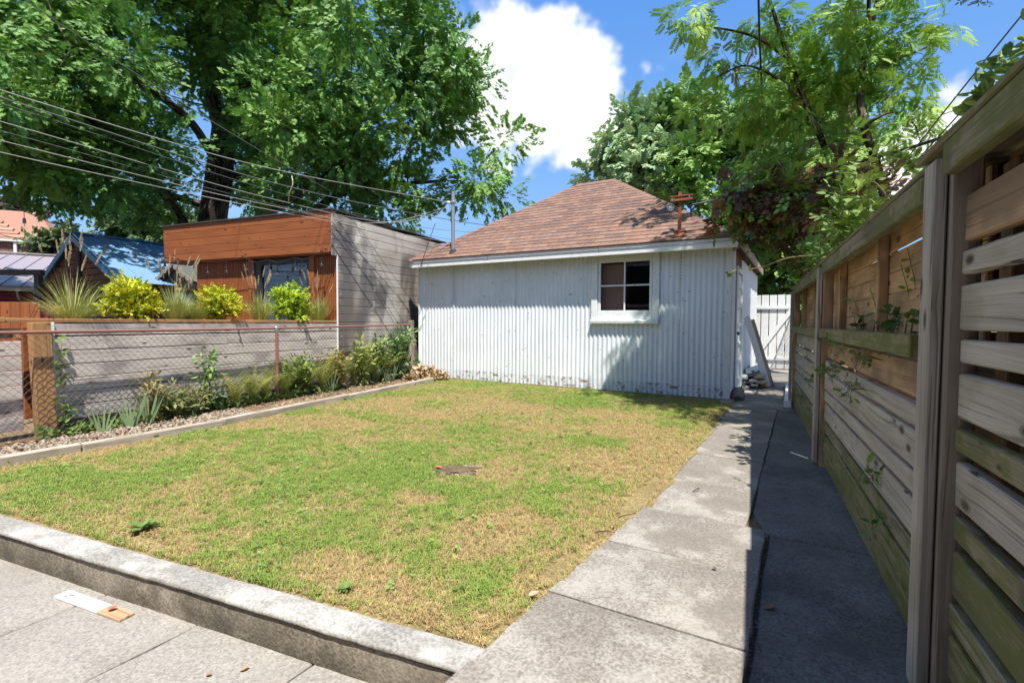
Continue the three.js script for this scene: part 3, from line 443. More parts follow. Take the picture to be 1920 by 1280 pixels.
// =====================================================================  NEIGHBOUR'S PLANTER WALL AND WIRE FENCE
const PHI = Math.atan2(1, -0.13);
{
  const g = thing('planter_wall', 'grey weathered board planter wall with orange cap and post', 'planter', [-6.72, 0, -1.95], PHI);
  const pp = (n, l, h, t, m, s, y, z, v = 0, ...r) => part(g, n, cbox(l, h, t, 0.004, v), m, s, y, z, ...r), q = rng(61);
  let v = 0;
  for (let i = 0; i < 7; i++) { const y = 1.095 - i * 0.149, a = 0.12, b = 4.62, cut = i === 1 ? 2.1 : i === 4 ? 2.9 : i === 5 ? 1.6 : 0, h = i === 0 ? 0.128 : 0.140;
    const put = (s0, s1) => pp('board', s1 - s0 - 0.003, h, 0.03, M.planter, (s0 + s1) / 2, y, -0.015 + (q() - 0.5) * 0.006, ++v, (q() - 0.5) * 0.02); if (cut) { put(a, cut); put(cut, b); } else put(a, b); }
  pp('base_board', 4.5, 0.11, 0.04, M.fenceBrown, 2.37, 0.115, -0.06, ++v); pp('end_trim', 0.022, 1.02, 0.05, M.trim, 0.108, 0.66, 0.002, ++v);
  for (let i = 0; i < 7; i++) pp('board', 2.4, i < 1 ? 0.1 : 0.143, 0.03, i < 1 ? M.fenceBrown : M.planter, -1.33, 1.06 - i * 0.149, -0.04, ++v);
  pp('cap', 5.0, 0.042, 0.34, M.postOrange, 2.25, 1.19, -0.165, ++v); pp('cap', 2.3, 0.045, 0.20, M.postOrange, -1.41, 1.195, -0.08, ++v);
  pp('post', 0.16, 1.165, 0.09, M.postOrange, 0.0, 0.585, 0.04, ++v, 0, 0, 0.03);
  pp('rear_board', 4.6, 1.0, 0.03, M.cedar, 2.37, 0.62, -0.5, ++v); pp('planter_soil', 4.5, 0.06, 0.42, M.soil, 2.37, 1.12, -0.27, ++v);
}
{
  const g = thing('wire_fence', 'rusty chain link fence with red-brown top rail and posts', 'fence', [-6.55, 0, -1.95], PHI), H = 1.075, S0 = -1.2, S1 = 6.38;
  part(g, 'top_rail', limb([[S0, 1.07, 0, 0.017], [1.5, 1.078, 0.002, 0.017], [3.6, 1.094, 0, 0.017], [S1, 1.135, 0, 0.017]], 9, 3), M.rail);
  const pst = part(g, 'post', limb([[2.80, -0.1, 0.02, 0.024], [2.80, 1.06, 0.02, 0.024]], 12, 1), M.rail); part(pst, 'post_cap', new THREE.SphereGeometry(0.034, 12, 8), M.galv, 2.80, 1.09, 0.01); part(pst, 'collar', new THREE.CylinderGeometry(0.03, 0.028, 0.05, 12), M.galv, 2.80, 1.05, 0.018); part(pst, 'collar', new THREE.CylinderGeometry(0.028, 0.028, 0.025, 12), M.rust, 2.80, 0.55, 0.02);
  part(g, 'post', cbox(0.10, 1.25, 0.085, 0.008), M.edging, S1 + 0.02, 0.60, 0.0); part(g, 'post', cbox(0.05, 0.3, 0.05, 0.006), M.weather, S1 + 0.12, 0.1, 0.1, 0, 0, 0.2);
  const wires = [], d = 0.074;
  for (const s of [-1, 1]) for (let a = S0 - H; a < S1; a += d) {                       // woven: each wire bends at every crossing
    const pts = []; for (let y = 0.02; y <= H - 0.01; y += d / 2) { const x = s > 0 ? a + y : a + H - y; if (x >= S0 && x <= S1) pts.push([x, y, (Math.round(y / (d / 2)) % 2 ? 1 : -1) * 0.0025 * s, 0.0019]); }
    if (pts.length < 2) continue; const pos = [];
    for (let i = 0; i + 1 < pts.length; i++) { const [p, r] = [pts[i], pts[i + 1]], w = 0.0017, n = [[-0.7 * s, 0.7, 0], [0, 0, 1], [0.7 * s, -0.7, 0], [0, 0, -1]]; for (let k = 0; k < 4; k++) { const A = n[k], B = n[(k + 1) % 4], f = (P, N) => [P[0] + N[0] * w, P[1] + N[1] * w, P[2] + N[2] * w]; pos.push(...f(p, A), ...f(r, A), ...f(r, B), ...f(p, A), ...f(r, B), ...f(p, B)); } }
    wires.push(fromTris(pos));
  }
  part(g, 'chain_link_mesh', merge(wires), M.mesh).userData.kind = 'stuff';
}
// =====================================================================  STUDIO
{
  const g = thing('garden_studio', 'flat-roofed garden studio with orange cedar front and weathered grey side', 'shed', [-7.27, 0, -6.2], Math.atan(0.13));
  const sp = (n, sx, sy, sz, m, x, y, z, v = 0, ...r) => part(g, n, cbox(sx, sy, sz, 0.004, v), m, x, y, z, ...r), q = rng(71); let v = 0;
  for (let i = 0; i < 5; i++) sp('fascia_board', 4.56, 0.1455, 0.024, M.cedar, -2.28, 2.43 + 0.149 * i + 0.073, 0.138, ++v);
  sp('fascia_core', 4.55, 0.74, 0.12, M.lumber, -2.281, 2.805, 0.064); sp('soffit', 4.5, 0.02, 0.5, M.cedar, -2.29, 2.42, -0.12);
  for (let i = 0; i < 21; i++) { const up = i >= 16, L = up ? 3.9 : 3.75; const y = 0.06 + i * 0.149, zc = up ? -1.80 : -1.875, bg = cbox(0.024, 0.140, L, 0.004, 0).clone(), bp = bg.attributes.position, bu = bg.attributes.uv; for (let k = 0; k < bp.count; k++) bu.setXY(k, bp.getZ(k) + zc + 4 + i * 0.013, bp.getY(k) + y + bp.getX(k)); part(g, 'side_board', bg, M.sideWall, 0.012 + (q() - 0.5) * 0.004, y, zc, 0, 0, (q() - 0.5) * 0.03); }
  sp('side_core', 0.05, 3.1, 3.7, M.lumber, -0.03, 1.57, -1.88); sp('roof', 4.62, 0.03, 4.0, M.dark, -2.27, 3.185, -1.82); sp('corner_trim', 0.03, 2.36, 0.02, M.trim, 0.01, 1.21, 0.008);
  sp('rear_wall', 3.7, 3.1, 0.06, M.weather, -1.9, 1.55, -3.7); sp('left_wall', 0.06, 3.1, 3.7, M.cedar, -3.72, 1.55, -1.85); sp('floor', 3.7, 0.08, 3.6, M.lumber, -1.87, 0.04, -1.85);
  const slat = cbox(0.032, 2.36, 0.024, 0.003, 1), slat2 = cbox(0.032, 2.36, 0.024, 0.003, 4);
  for (let x = -3.70; x < -2.26; x += 0.043) part(g, 'cladding_slat', q() < 0.5 ? slat : slat2, M.cedar, x, 1.22, -0.012); for (let x = -0.50; x < -0.01; x += 0.043) part(g, 'cladding_slat', q() < 0.5 ? slat : slat2, M.cedar, x, 1.22, -0.012);
  sp('wall_panel', 1.5, 2.36, 0.03, M.cedar, -2.98, 1.22, -0.045); sp('wall_panel', 0.52, 2.36, 0.03, M.cedar, -0.26, 1.22, -0.045);
  sp('pillar', 0.16, 2.36, 0.06, M.cedar, -2.16, 1.22, -0.02, 5); sp('pillar', 0.13, 2.36, 0.06, M.cedar, -0.59, 1.22, -0.01, 6);
  const w = new THREE.Group(); w.name = 'window'; w.position.set(-1.36, 1.25, -0.04); g.add(w);
  part(w, 'window_frame', cbox(0.16, 2.3, 0.06, 0.004), M.black, -0.62, -0.03, 0); part(w, 'window_frame', cbox(0.05, 2.3, 0.06, 0.004), M.black, 0.66, -0.03, 0); part(w, 'window_frame', cbox(1.26, 0.1, 0.06, 0.004), M.black, 0.07, 1.09, 0.002); part(w, 'window_frame', cbox(1.26, 0.07, 0.06, 0.004), M.black, 0.07, -0.45, 0.002); part(w, 'pane', cbox(1.2, 1.5, 0.006, 0.001), M.glass, 0.05, 0.33, -0.005); part(w, 'lower_panel', cbox(1.2, 0.68, 0.04, 0.003), M.black, 0.06, -0.82, -0.005);
  const bl = cbox(1.16, 0.06, 0.008, 0.002); for (let k = 0; k < 6; k++) part(w, 'blind_slat', bl, plain(0.06, 0.06, 0.062), 0.05, 0.95 - k * 0.085, -0.12, 0.5); part(w, 'blind', cbox(1.16, 0.95, 0.01, 0.002), plain(0.03, 0.032, 0.036), 0.05, -0.04, -0.13);
}
// =====================================================================  BUILDINGS BEYOND
{
  const g = thing('rustic_shed', 'rough brown board shed with blue metal gable roof', 'shed', [-15.2, 0, -5.15]), q = rng(81); let v = 0;
  const sp = (n, sx, sy, sz, m, x, y, z, vv = 0, ...r) => part(g, n, cbox(sx, sy, sz, 0.006, vv), m, x, y, z, ...r);
  const blue = plain(0.21, 0.37, 0.58, { roughness: 0.35, metalness: 0.2 }), blueTrim = plain(0.03, 0.14, 0.26, { roughness: 0.5 });
  const slopeA = Math.atan2(1.18, 2.35);
  for (let i = 0; i < 15; i++) { const y = 1.05 + i * 0.142, half = y < 2.05 ? 2.2 : Math.max(0.06, 2.35 * (3.16 - y) / 1.18 - 0.02); sp('wall_board', half * 2, 0.136 + (q() - 0.5) * 0.02, 0.035 + q() * 0.03, M.barn, 0, y, -0.03 + (q() - 0.5) * 0.03, ++v, 0, 0, (q() - 0.5) * 0.02); }
  sp('side_wall', 0.06, 2.0, 4.6, M.barn, 2.2, 1.0, -2.4, 2); sp('side_wall', 0.06, 2.0, 4.6, M.barn, -2.2, 1.0, -2.4, 3); sp('rear_wall', 4.4, 2.0, 0.06, M.barn, 0, 1.0, -4.7, 4); sp('lower_wall', 4.4, 1.0, 0.05, M.dark, 0, 0.5, -0.05);
  const L = Math.hypot(2.5, 1.26), panel = cbox(L, 0.02, 0.40, 0.004), seam = cbox(L, 0.035, 0.025, 0.004);
  for (const s of [-1, 1]) for (let k = 0; k < 13; k++) { const p = part(g, 'roof_panel', panel, blue, s * 1.25, 3.27 - 0.63, -0.12 - k * 0.405, 0, 0, -s * slopeA); part(p, 'seam', seam, blue, 0, 0.018, 0.2); }
  for (const s of [-1, 1]) { sp('bargeboard', L + 0.05, 0.14, 0.03, blueTrim, s * 1.23, 3.19 - 0.63, 0.10, s + 3, 0, 0, -s * slopeA); } part(g, 'ridge_cap', cbox(0.22, 0.05, 5.3, 0.01), blueTrim, 0, 3.285, -2.53);
  const vn = new THREE.Group(); vn.name = 'vent'; vn.position.set(0.08, 2.55, 0.02); g.add(vn); part(vn, 'vent_frame', cbox(0.36, 0.62, 0.05, 0.005), M.dark); for (let k = 0; k < 8; k++) part(vn, 'louvre', cbox(0.3, 0.05, 0.02, 0.003), plain(0.10, 0.06, 0.045), 0, -0.25 + k * 0.07, 0.035, 0.5);
}
{
  const g = thing('playhouse', 'small grey playhouse with yellow gable truss between studio and blue-roofed shed', 'playhouse', [-12.7, 0, -6.2], 0.5); const y2 = plain(0.36, 0.30, 0.14), gr = plain(0.16, 0.20, 0.25), y3 = plain(0.20, 0.19, 0.17), bw = plain(0.12, 0.13, 0.12);
  part(g, 'wall', cbox(1.1, 1.9, 1.2, 0.01), bw, 0, 0.95, -0.65); part(g, 'gable', fromTris([-0.6, 1.88, 0, 0.6, 1.88, 0, 0, 2.42, 0]), plain(0.20, 0.19, 0.17)); part(g, 'window_panel', cbox(0.7, 0.5, 0.03, 0.005), gr, 0, 1.6, 0.0);
  for (const s of [-1, 1]) { part(g, 'roof_slope', cbox(0.98, 0.04, 1.5, 0.006, s + 2), bw, s * 0.40, 2.16, -0.55, 0, 0, -s * 0.73); part(g, 'bargeboard', cbox(0.98, 0.07, 0.03, 0.006, s + 2), y3, s * 0.40, 2.13, 0.21, 0, 0, -s * 0.73); for (let k = 0; k < 8; k++) part(g, 'scallop', new THREE.CylinderGeometry(0.045, 0.045, 0.02, 10), y3, s * (0.08 + k * 0.095), 2.41 - k * 0.085, 0.225, Math.PI / 2); }
  part(g, 'truss', cbox(0.85, 0.05, 0.03, 0.004), y2, 0, 1.93, 0.03); for (const a of [-0.7, 0, 0.7]) part(g, 'truss', cbox(0.035, 0.36, 0.03, 0.004), y2, -Math.sin(a) * 0.17, 2.12, 0.035, 0, 0, a);
}
{
  const g = thing('metal_roofed_outbuilding', 'low outbuilding with mauve standing-seam metal roof and red wall', 'outbuilding', [-20.2, 0, -4.4], 1.05), mauve = plain(0.30, 0.26, 0.29, { roughness: 0.5, metalness: 0.2 }), red = plain(0.20, 0.02, 0.035), cream = plain(0.5, 0.42, 0.36);
  part(g, 'wall', cbox(7.4, 2.0, 0.1, 0.01), red, 0, 1.0, -0.25); part(g, 'side_wall', cbox(0.1, 2.2, 4.0, 0.01), red, 3.65, 1.1, -2.2); part(g, 'side_wall', cbox(0.1, 2.2, 4.0, 0.01), red, -3.65, 1.1, -2.2); part(g, 'rear_wall', cbox(7.2, 3.2, 0.1, 0.01), red, 0, 1.6, -4.2);
  const a = 0.30, L = 4.4; for (let k = 0; k < 17; k++) { const p = part(g, 'roof_panel', cbox(0.448, 0.025, L, 0.004), mauve, -3.6 + k * 0.45, 2.15 + Math.sin(a) * L / 2, 0.15 - Math.cos(a) * L / 2, a); part(p, 'seam', cbox(0.03, 0.04, L, 0.004), mauve, 0.22, 0.02, 0); }
  part(g, 'ridge_strip', cbox(7.8, 0.05, 0.2, 0.01), mauve, 0, 3.5, -4.05); part(g, 'eave_board', cbox(7.8, 0.12, 0.05, 0.006), cream, 0, 2.07, 0.13); part(g, 'doorway', cbox(1.6, 1.7, 0.04, 0.006), M.dark, 1.2, 0.85, -0.18); for (let k = 0; k < 4; k++) part(g, 'bracket', cbox(0.05, 0.3, 0.05, 0.006), cream, -3 + k * 2, 1.9, -0.05, 0.6);
}
{
  const g = thing('tiled_house', 'brick house with orange clay tile roof far at the left', 'house', [-37.2, 0, -9.4], 0.95); const tile = [[0.36, 0.19, 0.125], [0.31, 0.16, 0.11], [0.40, 0.22, 0.15]].map((c) => plain(...c, { roughness: 0.9 })), q = rng(91);
  const brick = brickMat;
  part(g, 'wall', cbox(9, 3.9, 7, 0.02), brick, -2.0, 1.95, -4.2);
  // lower roof slope, tile courses stepping up to the ridge
  const A = 0.72, n = 17; for (let k = 0; k < n; k++) part(g, 'tile_course', cbox(9.8 - k * 0.34, 0.07, 0.36, 0.015, k), tile[k % 3], -2.0 - k * 0.17, 3.95 + k * 0.235, -0.55 - k * 0.27, A - 0.14);
  part(g, 'roof_core', fromTris([-6.9, 3.85, -0.6, 2.9, 3.85, -0.6, -0.2, 7.9, -5.2, -6.9, 3.85, -0.6, -0.2, 7.9, -5.2, -6.9, 7.9, -5.2, 2.9, 3.85, -0.6, 2.9, 3.85, -8, -0.2, 7.9, -5.2, -6.9, 3.85, -8, 2.9, 3.85, -8, -0.2, 7.9, -5.2, -6.9, 3.85, -8, -0.2, 7.9, -5.2, -6.9, 7.9, -5.2]), tile[1]);
  part(g, 'wing_wall', cbox(3.4, 1.6, 2.4, 0.02), brick, -0.6, 4.65, -1.0); part(g, 'wing_roof', cbox(3.8, 0.1, 2.8, 0.02), plain(0.09, 0.08, 0.08), -0.6, 5.55, -1.0, 0.06); const gu = part(g, 'gutter', cbox(3.7, 0.14, 0.12, 0.02), M.trim, -0.6, 5.42, 0.34); part(gu, 'downspout', cbox(0.14, 1.6, 0.1, 0.02), M.trim, 1.25, -0.85, -0.06); 
}
{
  const g = thing('pergola_frame', 'dark brown timber pergola beam on a post in front of the mauve roof', 'pergola', [-14.7, 0, -4.25], 0.5); part(g, 'beam', cbox(3.4, 0.12, 0.12, 0.008), plain(0.055, 0.042, 0.036), -1.55, 2.24, 0); part(g, 'post', cbox(0.12, 2.18, 0.12, 0.008), plain(0.055, 0.042, 0.036), 0.05, 1.09, 0); part(g, 'post', cbox(0.12, 2.18, 0.12, 0.008), plain(0.055, 0.042, 0.036), -3.1, 1.09, 0);
}
{
  const g = thing('board_fence', 'orange upright-board fence behind the left end of the planter', 'fence', [-10.5, 0, -2.6], 0.52); for (let k = 0; k < 12; k++) part(g, 'fence_board', cbox(0.145, 1.46, 0.02, 0.004, k), M.cedar, -1.1 + k * 0.15, 0.73, 0); part(g, 'rail', cbox(1.85, 0.08, 0.04, 0.004), M.cedar, -0.28, 0.4, -0.03);
}
{
  const s = thing('garden_sofa', 'dark garden sofa with red cushions in front of the brown shed', 'sofa', [-13.6, 0, -4.1], 0.4); part(s, 'frame', cbox(2.2, 1.1, 0.8, 0.03), M.black, 0, 0.55, 0); part(s, 'arm', cbox(0.2, 1.3, 0.8, 0.03), M.black, -1.1, 0.65, 0.02); part(s, 'arm', cbox(0.2, 1.3, 0.8, 0.03), M.black, 1.1, 0.65, 0.02); for (const x of [-0.35, 0.35]) part(s, 'cushion', cbox(0.66, 0.5, 0.2, 0.06), plain(0.16, 0.012, 0.014), x, 1.28, 0.2, -0.2); part(s, 'cushion', cbox(0.7, 0.14, 0.3, 0.05), plain(0.10, 0.25, 0.42), -1.0, 1.48, 0.1);
}
// =====================================================================  STRING LIGHTS AND CABLES
function cable(pts, r, mat, label, group) { const m = solo('overhead_cable', limb(pts.map((p) => [...p, r]), 5, 8), mat, label, 'cable', group); return m; }
{
  const bulbs = [[-9.51, 2.56, -2.64], [-9.40, 2.39, -3.04], [-9.35, 2.30, -3.53], [-9.42, 2.22, -3.95], [-9.78, 2.16, -4.55], [-10.71, 2.26, -5.52], [-10.31, 2.22, -5.57], [-9.77, 2.22, -5.64], [-9.21, 2.24, -5.71], [-9.05, 2.17, -5.73], [-8.63, 2.19, -5.79], [-8.44, 2.13, -5.81], [-7.99, 2.20, -5.87], [-7.83, 2.16, -5.89], [-7.38, 2.26, -5.95]];
  const where = ['in front of the clay tile roof', 'in front of the mauve roof', 'in front of the blue roof, left one', 'in front of the blue roof, right one', 'at the left end of the studio fascia', 'under the studio fascia, leftmost', 'before the left slatted cladding, left one', 'before the left slatted cladding, right one', 'beside the studio pillar, left one', 'beside the studio pillar, right one', 'before the studio window, first from left', 'before the studio window, second from left', 'before the studio window, third from left', 'before the studio window, fourth from left', 'before the right slatted cladding'];
  const glass = new THREE.LatheGeometry([[0.001, -0.10], [0.022, -0.092], [0.034, -0.068], [0.032, -0.045], [0.018, -0.02], [0.014, -0.005]].map(([a, b]) => new THREE.Vector2(a, b)), 12), socket = new THREE.CylinderGeometry(0.016, 0.022, 0.07, 10), cord = new THREE.CylinderGeometry(0.004, 0.004, 0.1, 5), fil = new THREE.CylinderGeometry(0.006, 0.004, 0.05, 6);
  bulbs.forEach((b, i) => { const g = thing('string_light', 'clear glass string light bulb ' + where[i], 'light bulb', b, 0, 'string light bulbs'); part(g, 'bulb', glass, M.bulb); part(g, 'filament', fil, plain(0.5, 0.42, 0.3), 0, -0.04, 0); part(g, 'socket', socket, M.black, 0, 0.03, 0); part(g, 'hanger', cord, M.black, 0, 0.11, 0); });
  const a = [[-9.75, 2.98, -1.5], [-9.53, 2.75, -2.4], ...bulbs.slice(0, 5).map(([x, y, z]) => [x, y + 0.16, z]), [-10.9, 2.40, -5.45], [-11.7, 2.42, -5.4]];
  solo('festoon_cable', limb(a.map((p) => [...p, 0.006]), 5, 6), M.black, 'black cord of the string lights sagging past the blue roof', 'cable'); solo('festoon_cable', limb([[-11.7, 2.44, -5.38], ...bulbs.slice(5).map(([x, y, z]) => [x, y + 0.15, z])].map((p) => [...p, 0.006]), 5, 5), M.black, 'black cord of the string lights under the studio fascia', 'cable');
  solo('festoon_cable', limb([[-9.9, 2.75, -1.2], [-9.7, 2.30, -2.9], [-10.2, 2.35, -4.6], [-11.3, 2.46, -5.4]].map((p) => [...p, 0.005]), 5, 8), M.black, 'lower black cord crossing the blue roof', 'cable');
}
{
  const G = 'overhead cables running to the mast';
  cable([[-6.75, 3.48, -0.81], [-7.74, 3.74, -1.99], [-7.35, 3.60, -4.6], [-6.29, 3.65, -8.27]], 0.006, M.wirePale, 'uppermost pale cable reaching the top clamp of the roof mast', G);
  cable([[-6.75, 3.36, -0.80], [-7.74, 3.66, -1.98], [-7.2, 3.36, -4.9], [-6.29, 3.30, -8.27], [-5.4, 3.4, -11]], 0.008, M.wire, 'dark cable second from the top, passing behind the roof mast', G);
  cable([[-6.75, 3.27, -0.8], [-7.73, 3.59, -1.98], [-7.5, 3.32, -5.0], [-6.9, 3.17, -8.0], [-6.29, 3.22, -9.5]], 0.004, M.wire, 'thin dark cable third from the top at the left edge', G);
  cable([[-6.75, 3.12, -0.8], [-7.73, 3.39, -1.98], [-7.4, 3.16, -5.0], [-6.9, 3.16, -7.4], [-6.29, 3.55, -8.27]], 0.005, M.wirePale, 'pale thin cable fourth from the top, rising to the mast clamp', G);
  cable([[-6.74, 3.05, -0.8], [-7.73, 3.29, -1.97], [-7.5, 3.10, -5.0], [-7.1, 3.08, -8.0], [-6.7, 3.05, -10.5]], 0.004, M.wire, 'thin dark cable fifth from the top at the left edge', G);
  cable([[-6.74, 2.97, -0.79], [-7.72, 3.18, -1.97], [-7.3, 3.02, -4.8], [-6.95, 3.08, -7.0], [-6.29, 3.58, -8.27]], 0.005, M.wirePale, 'pale cable wrapped with dry vine stems, sixth from the top', G);
  cable([[-6.74, 2.87, -0.79], [-7.72, 3.05, -1.96], [-7.3, 2.95, -4.8], [-7.1, 2.98, -7.4], [-6.6, 2.98, -10.5]], 0.005, M.wirePale, 'lowest pale cable of the bundle at the left edge', G);
  cable([[-8.1, 5.5, -1.2], [-8.21, 5.06, -2.35], [-9.04, 4.61, -5.32], [-10.5, 4.15, -10.4]], 0.007, M.wire, 'steep dark cable crossing the maple from the upper left', G);
  cable([[-14, 6.8, -24], [-6, 7.4, -25], [3, 8.4, -26]], 0.02, M.wire, 'distant upper cable behind the garage roof', 'distant cables'); cable([[-14, 6.2, -24], [-6, 6.8, -25], [3, 7.8, -26]], 0.02, M.wire, 'distant lower cable behind the garage roof', 'distant cables');
  cable([[1.5, 4.9, -14], [4, 5.5, -13], [8, 6.2, -11]], 0.010, M.wire, 'thin upper cable beyond the right fence', 'cables beyond the right fence'); cable([[1.5, 4.7, -14], [4, 5.3, -13], [8, 5.9, -11]], 0.010, M.wire, 'thin lower cable beyond the right fence', 'cables beyond the right fence');
  cable([[-0.2, 3.75, -10], [1.25, 3.50, -8.2], [3.2, 3.45, -5.5]], 0.022, M.black, 'thick black cable bundle beyond the right fence', 'cables beyond the right fence'); cable([[0.9, 3.0, -8.5], [1.6, 3.9, -6.2], [2.6, 5.1, -3.6]], 0.008, M.wire, 'thin cable rising steeply beyond the right fence', 'cables beyond the right fence'); cable([[1.0, 3.0, -8.3], [1.75, 3.8, -6.0], [2.8, 4.9, -3.4]], 0.008, M.wire, 'second thin cable rising steeply beyond the right fence', 'cables beyond the right fence');
  cable([[-0.60, 6.6, -7.4], [-0.62, 5.76, -7.94], [-0.64, 5.2, -9.0], [-0.65, 4.75, -10.2]], 0.016, M.black, 'black cable coming down in front of the rowan tree', 'cables beyond the right fence');
  const d = cable([[-6.95, 3.35, -8.6], [-6.75, 2.99, -8.2], [-6.92, 2.36, -8.07]], 0.007, M.black, 'black wire bent over the left eave of the garage'); d.name = numbered('eave_wire');
}
// =====================================================================  SMALL THINGS ON THE GROUND
{
  const q = rng(131), g = thing('lumber_stack', 'stack of old weathered boards beside the garage wall', 'lumber', [-0.76, -0.02, -11.0]);
  for (let r = 0; r < 6; r++) for (let c = 0; c < 3; c++) part(g, 'board', cbox(0.12 + q() * 0.03, 0.04, 1.5 + q() * 0.7, 0.004, r * 3 + c), q() < 0.3 ? M.trim : M.lumber, -0.14 + c * 0.15 + (q() - 0.5) * 0.02, 0.022 + r * 0.043, -0.3 + (q() - 0.5) * 0.3, 0, (q() - 0.5) * 0.12, 0);
  part(g, 'board', cbox(0.09, 0.09, 1.7, 0.006, 31), M.trim, 0.02, 0.32, -0.2, 0.0, -0.1, 0); part(g, 'board', cbox(0.14, 0.04, 1.8, 0.006, 33), M.lumber, -0.16, 0.30, -0.3, 0, 0.14, 0.2);
  const p = solo('leaning_plank', cbox(0.11, 1.42, 0.045, 0.005, 2), M.trim, 'long white-edged plank leaning against the garage above the lumber stack', 'plank', 'leaning planks'); p.position.set(-0.70, 0.66, -10.62); p.rotation.set(0.10, 0.2, 0.28);
  const p2 = solo('leaning_plank', cbox(0.09, 1.36, 0.04, 0.005, 5), M.lumber, 'bare brown plank leaning beside the white-edged plank', 'plank', 'leaning planks'); p2.position.set(-0.62, 0.63, -10.66); p2.rotation.set(0.10, 0.2, 0.28);
  const b = solo('white_beam', cbox(0.10, 0.10, 2.6, 0.008, 7), M.trim, 'white painted beam lying along the foot of the fence', 'beam'); b.position.set(-0.14, 0.032, -9.5); b.rotation.y = 0.01;
  const f = new THREE.SphereGeometry(0.2, 18, 12), pn = new ImprovedNoise(), fp = f.attributes.position; for (let i = 0; i < fp.count; i++) { const x = fp.getX(i), y = fp.getY(i), z = fp.getZ(i), n = 1 + pn.noise(x * 9, y * 9, z * 9) * 0.25; fp.setXYZ(i, x * 0.55 * n, y * 0.62 * n, z * 2.2 * n); } f.computeVertexNormals();
  const l = solo('footing_lump', f, M.curbFace, 'rounded concrete lump at the foot of the garage corner', 'footing'); l.position.set(-0.86, 0.03, -8.85);
  const fl = solo('flat_stone', roughSlab(0, 0, -8.02, -8.42, 0.02, 0.06, 201, () => -1.02, () => -0.86), M.path, 'flat grey stone at the front corner of the garage', 'stone');
  // painted strip of wood on the patio
  const s = thing('wood_strip', 'thin strip of wood, half white paint half bare, on the patio', 'wood strip', [-2.88, -0.172, -1.008], 0.14); part(s, 'painted_end', cbox(0.34, 0.012, 0.065, 0.002), plain(0.66, 0.67, 0.68, { roughness: 0.6 }), -0.10, 0.007, 0); part(s, 'bare_end', cbox(0.17, 0.012, 0.065, 0.002, 3), std(T.lumber, { color: new THREE.Color().setRGB(1.3, 1.08, 0.82), bumpScale: 0.001 }), 0.155, 0.007, 0); part(s, 'nail_mark', cbox(0.05, 0.002, 0.006, 0.0005), M.dark, -0.2, 0.014, 0.0, 0, 0.7, 0);
}
// =====================================================================  LEAVES
const leafMat = (r, g, b, o = {}) => new THREE.MeshPhysicalMaterial({ color: new THREE.Color().setRGB(r, g, b), roughness: 0.62, transmission: 0.32, thickness: 0, side: THREE.DoubleSide, specularIntensity: 0.5, ...o });
const OUT = {
  oval: [[[0, 0, 0], [0.26, 0.2, 0.05], [0.34, 0.5, 0.07], [0.2, 0.82, 0.03], [0, 1, -0.04]], [[0, 0, 0], [0, 0.5, 0.0], [0, 1, -0.04]]],
  lance: [[[0, 0, 0], [0.17, 0.3, 0.02], [0.14, 0.65, 0.0], [0, 1, -0.06]], [[0, 0, 0], [0, 0.5, 0], [0, 1, -0.06]]],
};
function leafTris(kind) {                                       // one leaf, base at the origin, 1 long along +y, facing +z
  const t = [];
  if (kind === 'maple') {
    const half = [[0, 0], [0.10, 0.02], [0.40, 0.10], [0.24, 0.24], [0.60, 0.46], [0.30, 0.44], [0.40, 0.72], [0.15, 0.62], [0.12, 0.80], [0, 1]], z = (x, y) => Math.abs(x) * 0.16 - y * y * 0.14;
    for (const s of [-1, 1]) for (let i = 0; i + 1 < half.length; i++) { const a = half[i], b = half[i + 1]; t.push([0, 0.4, -0.02], [s * a[0], a[1], z(a[0], a[1])], [s * b[0], b[1], z(b[0], b[1])]); }
  } else {
    const [e, m] = OUT[kind];
    for (const s of [-1, 1]) for (let i = 0; i + 1 < e.length; i++) t.push([0, 0.5, m[1][2]], [s * e[i][0], e[i][1], e[i][2]], [s * e[i + 1][0], e[i + 1][1], e[i + 1][2]]);
  }
  return t;
}
function addLeaf(pos, tris, M4) { const v = V3(); for (const p of tris) { v.set(...p).applyMatrix4(M4); pos.push(v.x, v.y, v.z); } }
const basis = (p, y, z, s) => { const Y = y.clone().normalize(), X = Y.clone().cross(z).normalize(), Z = X.clone().cross(Y); return new THREE.Matrix4().makeBasis(X.multiplyScalar(s), Y.multiplyScalar(s), Z.multiplyScalar(s)).setPosition(p); };
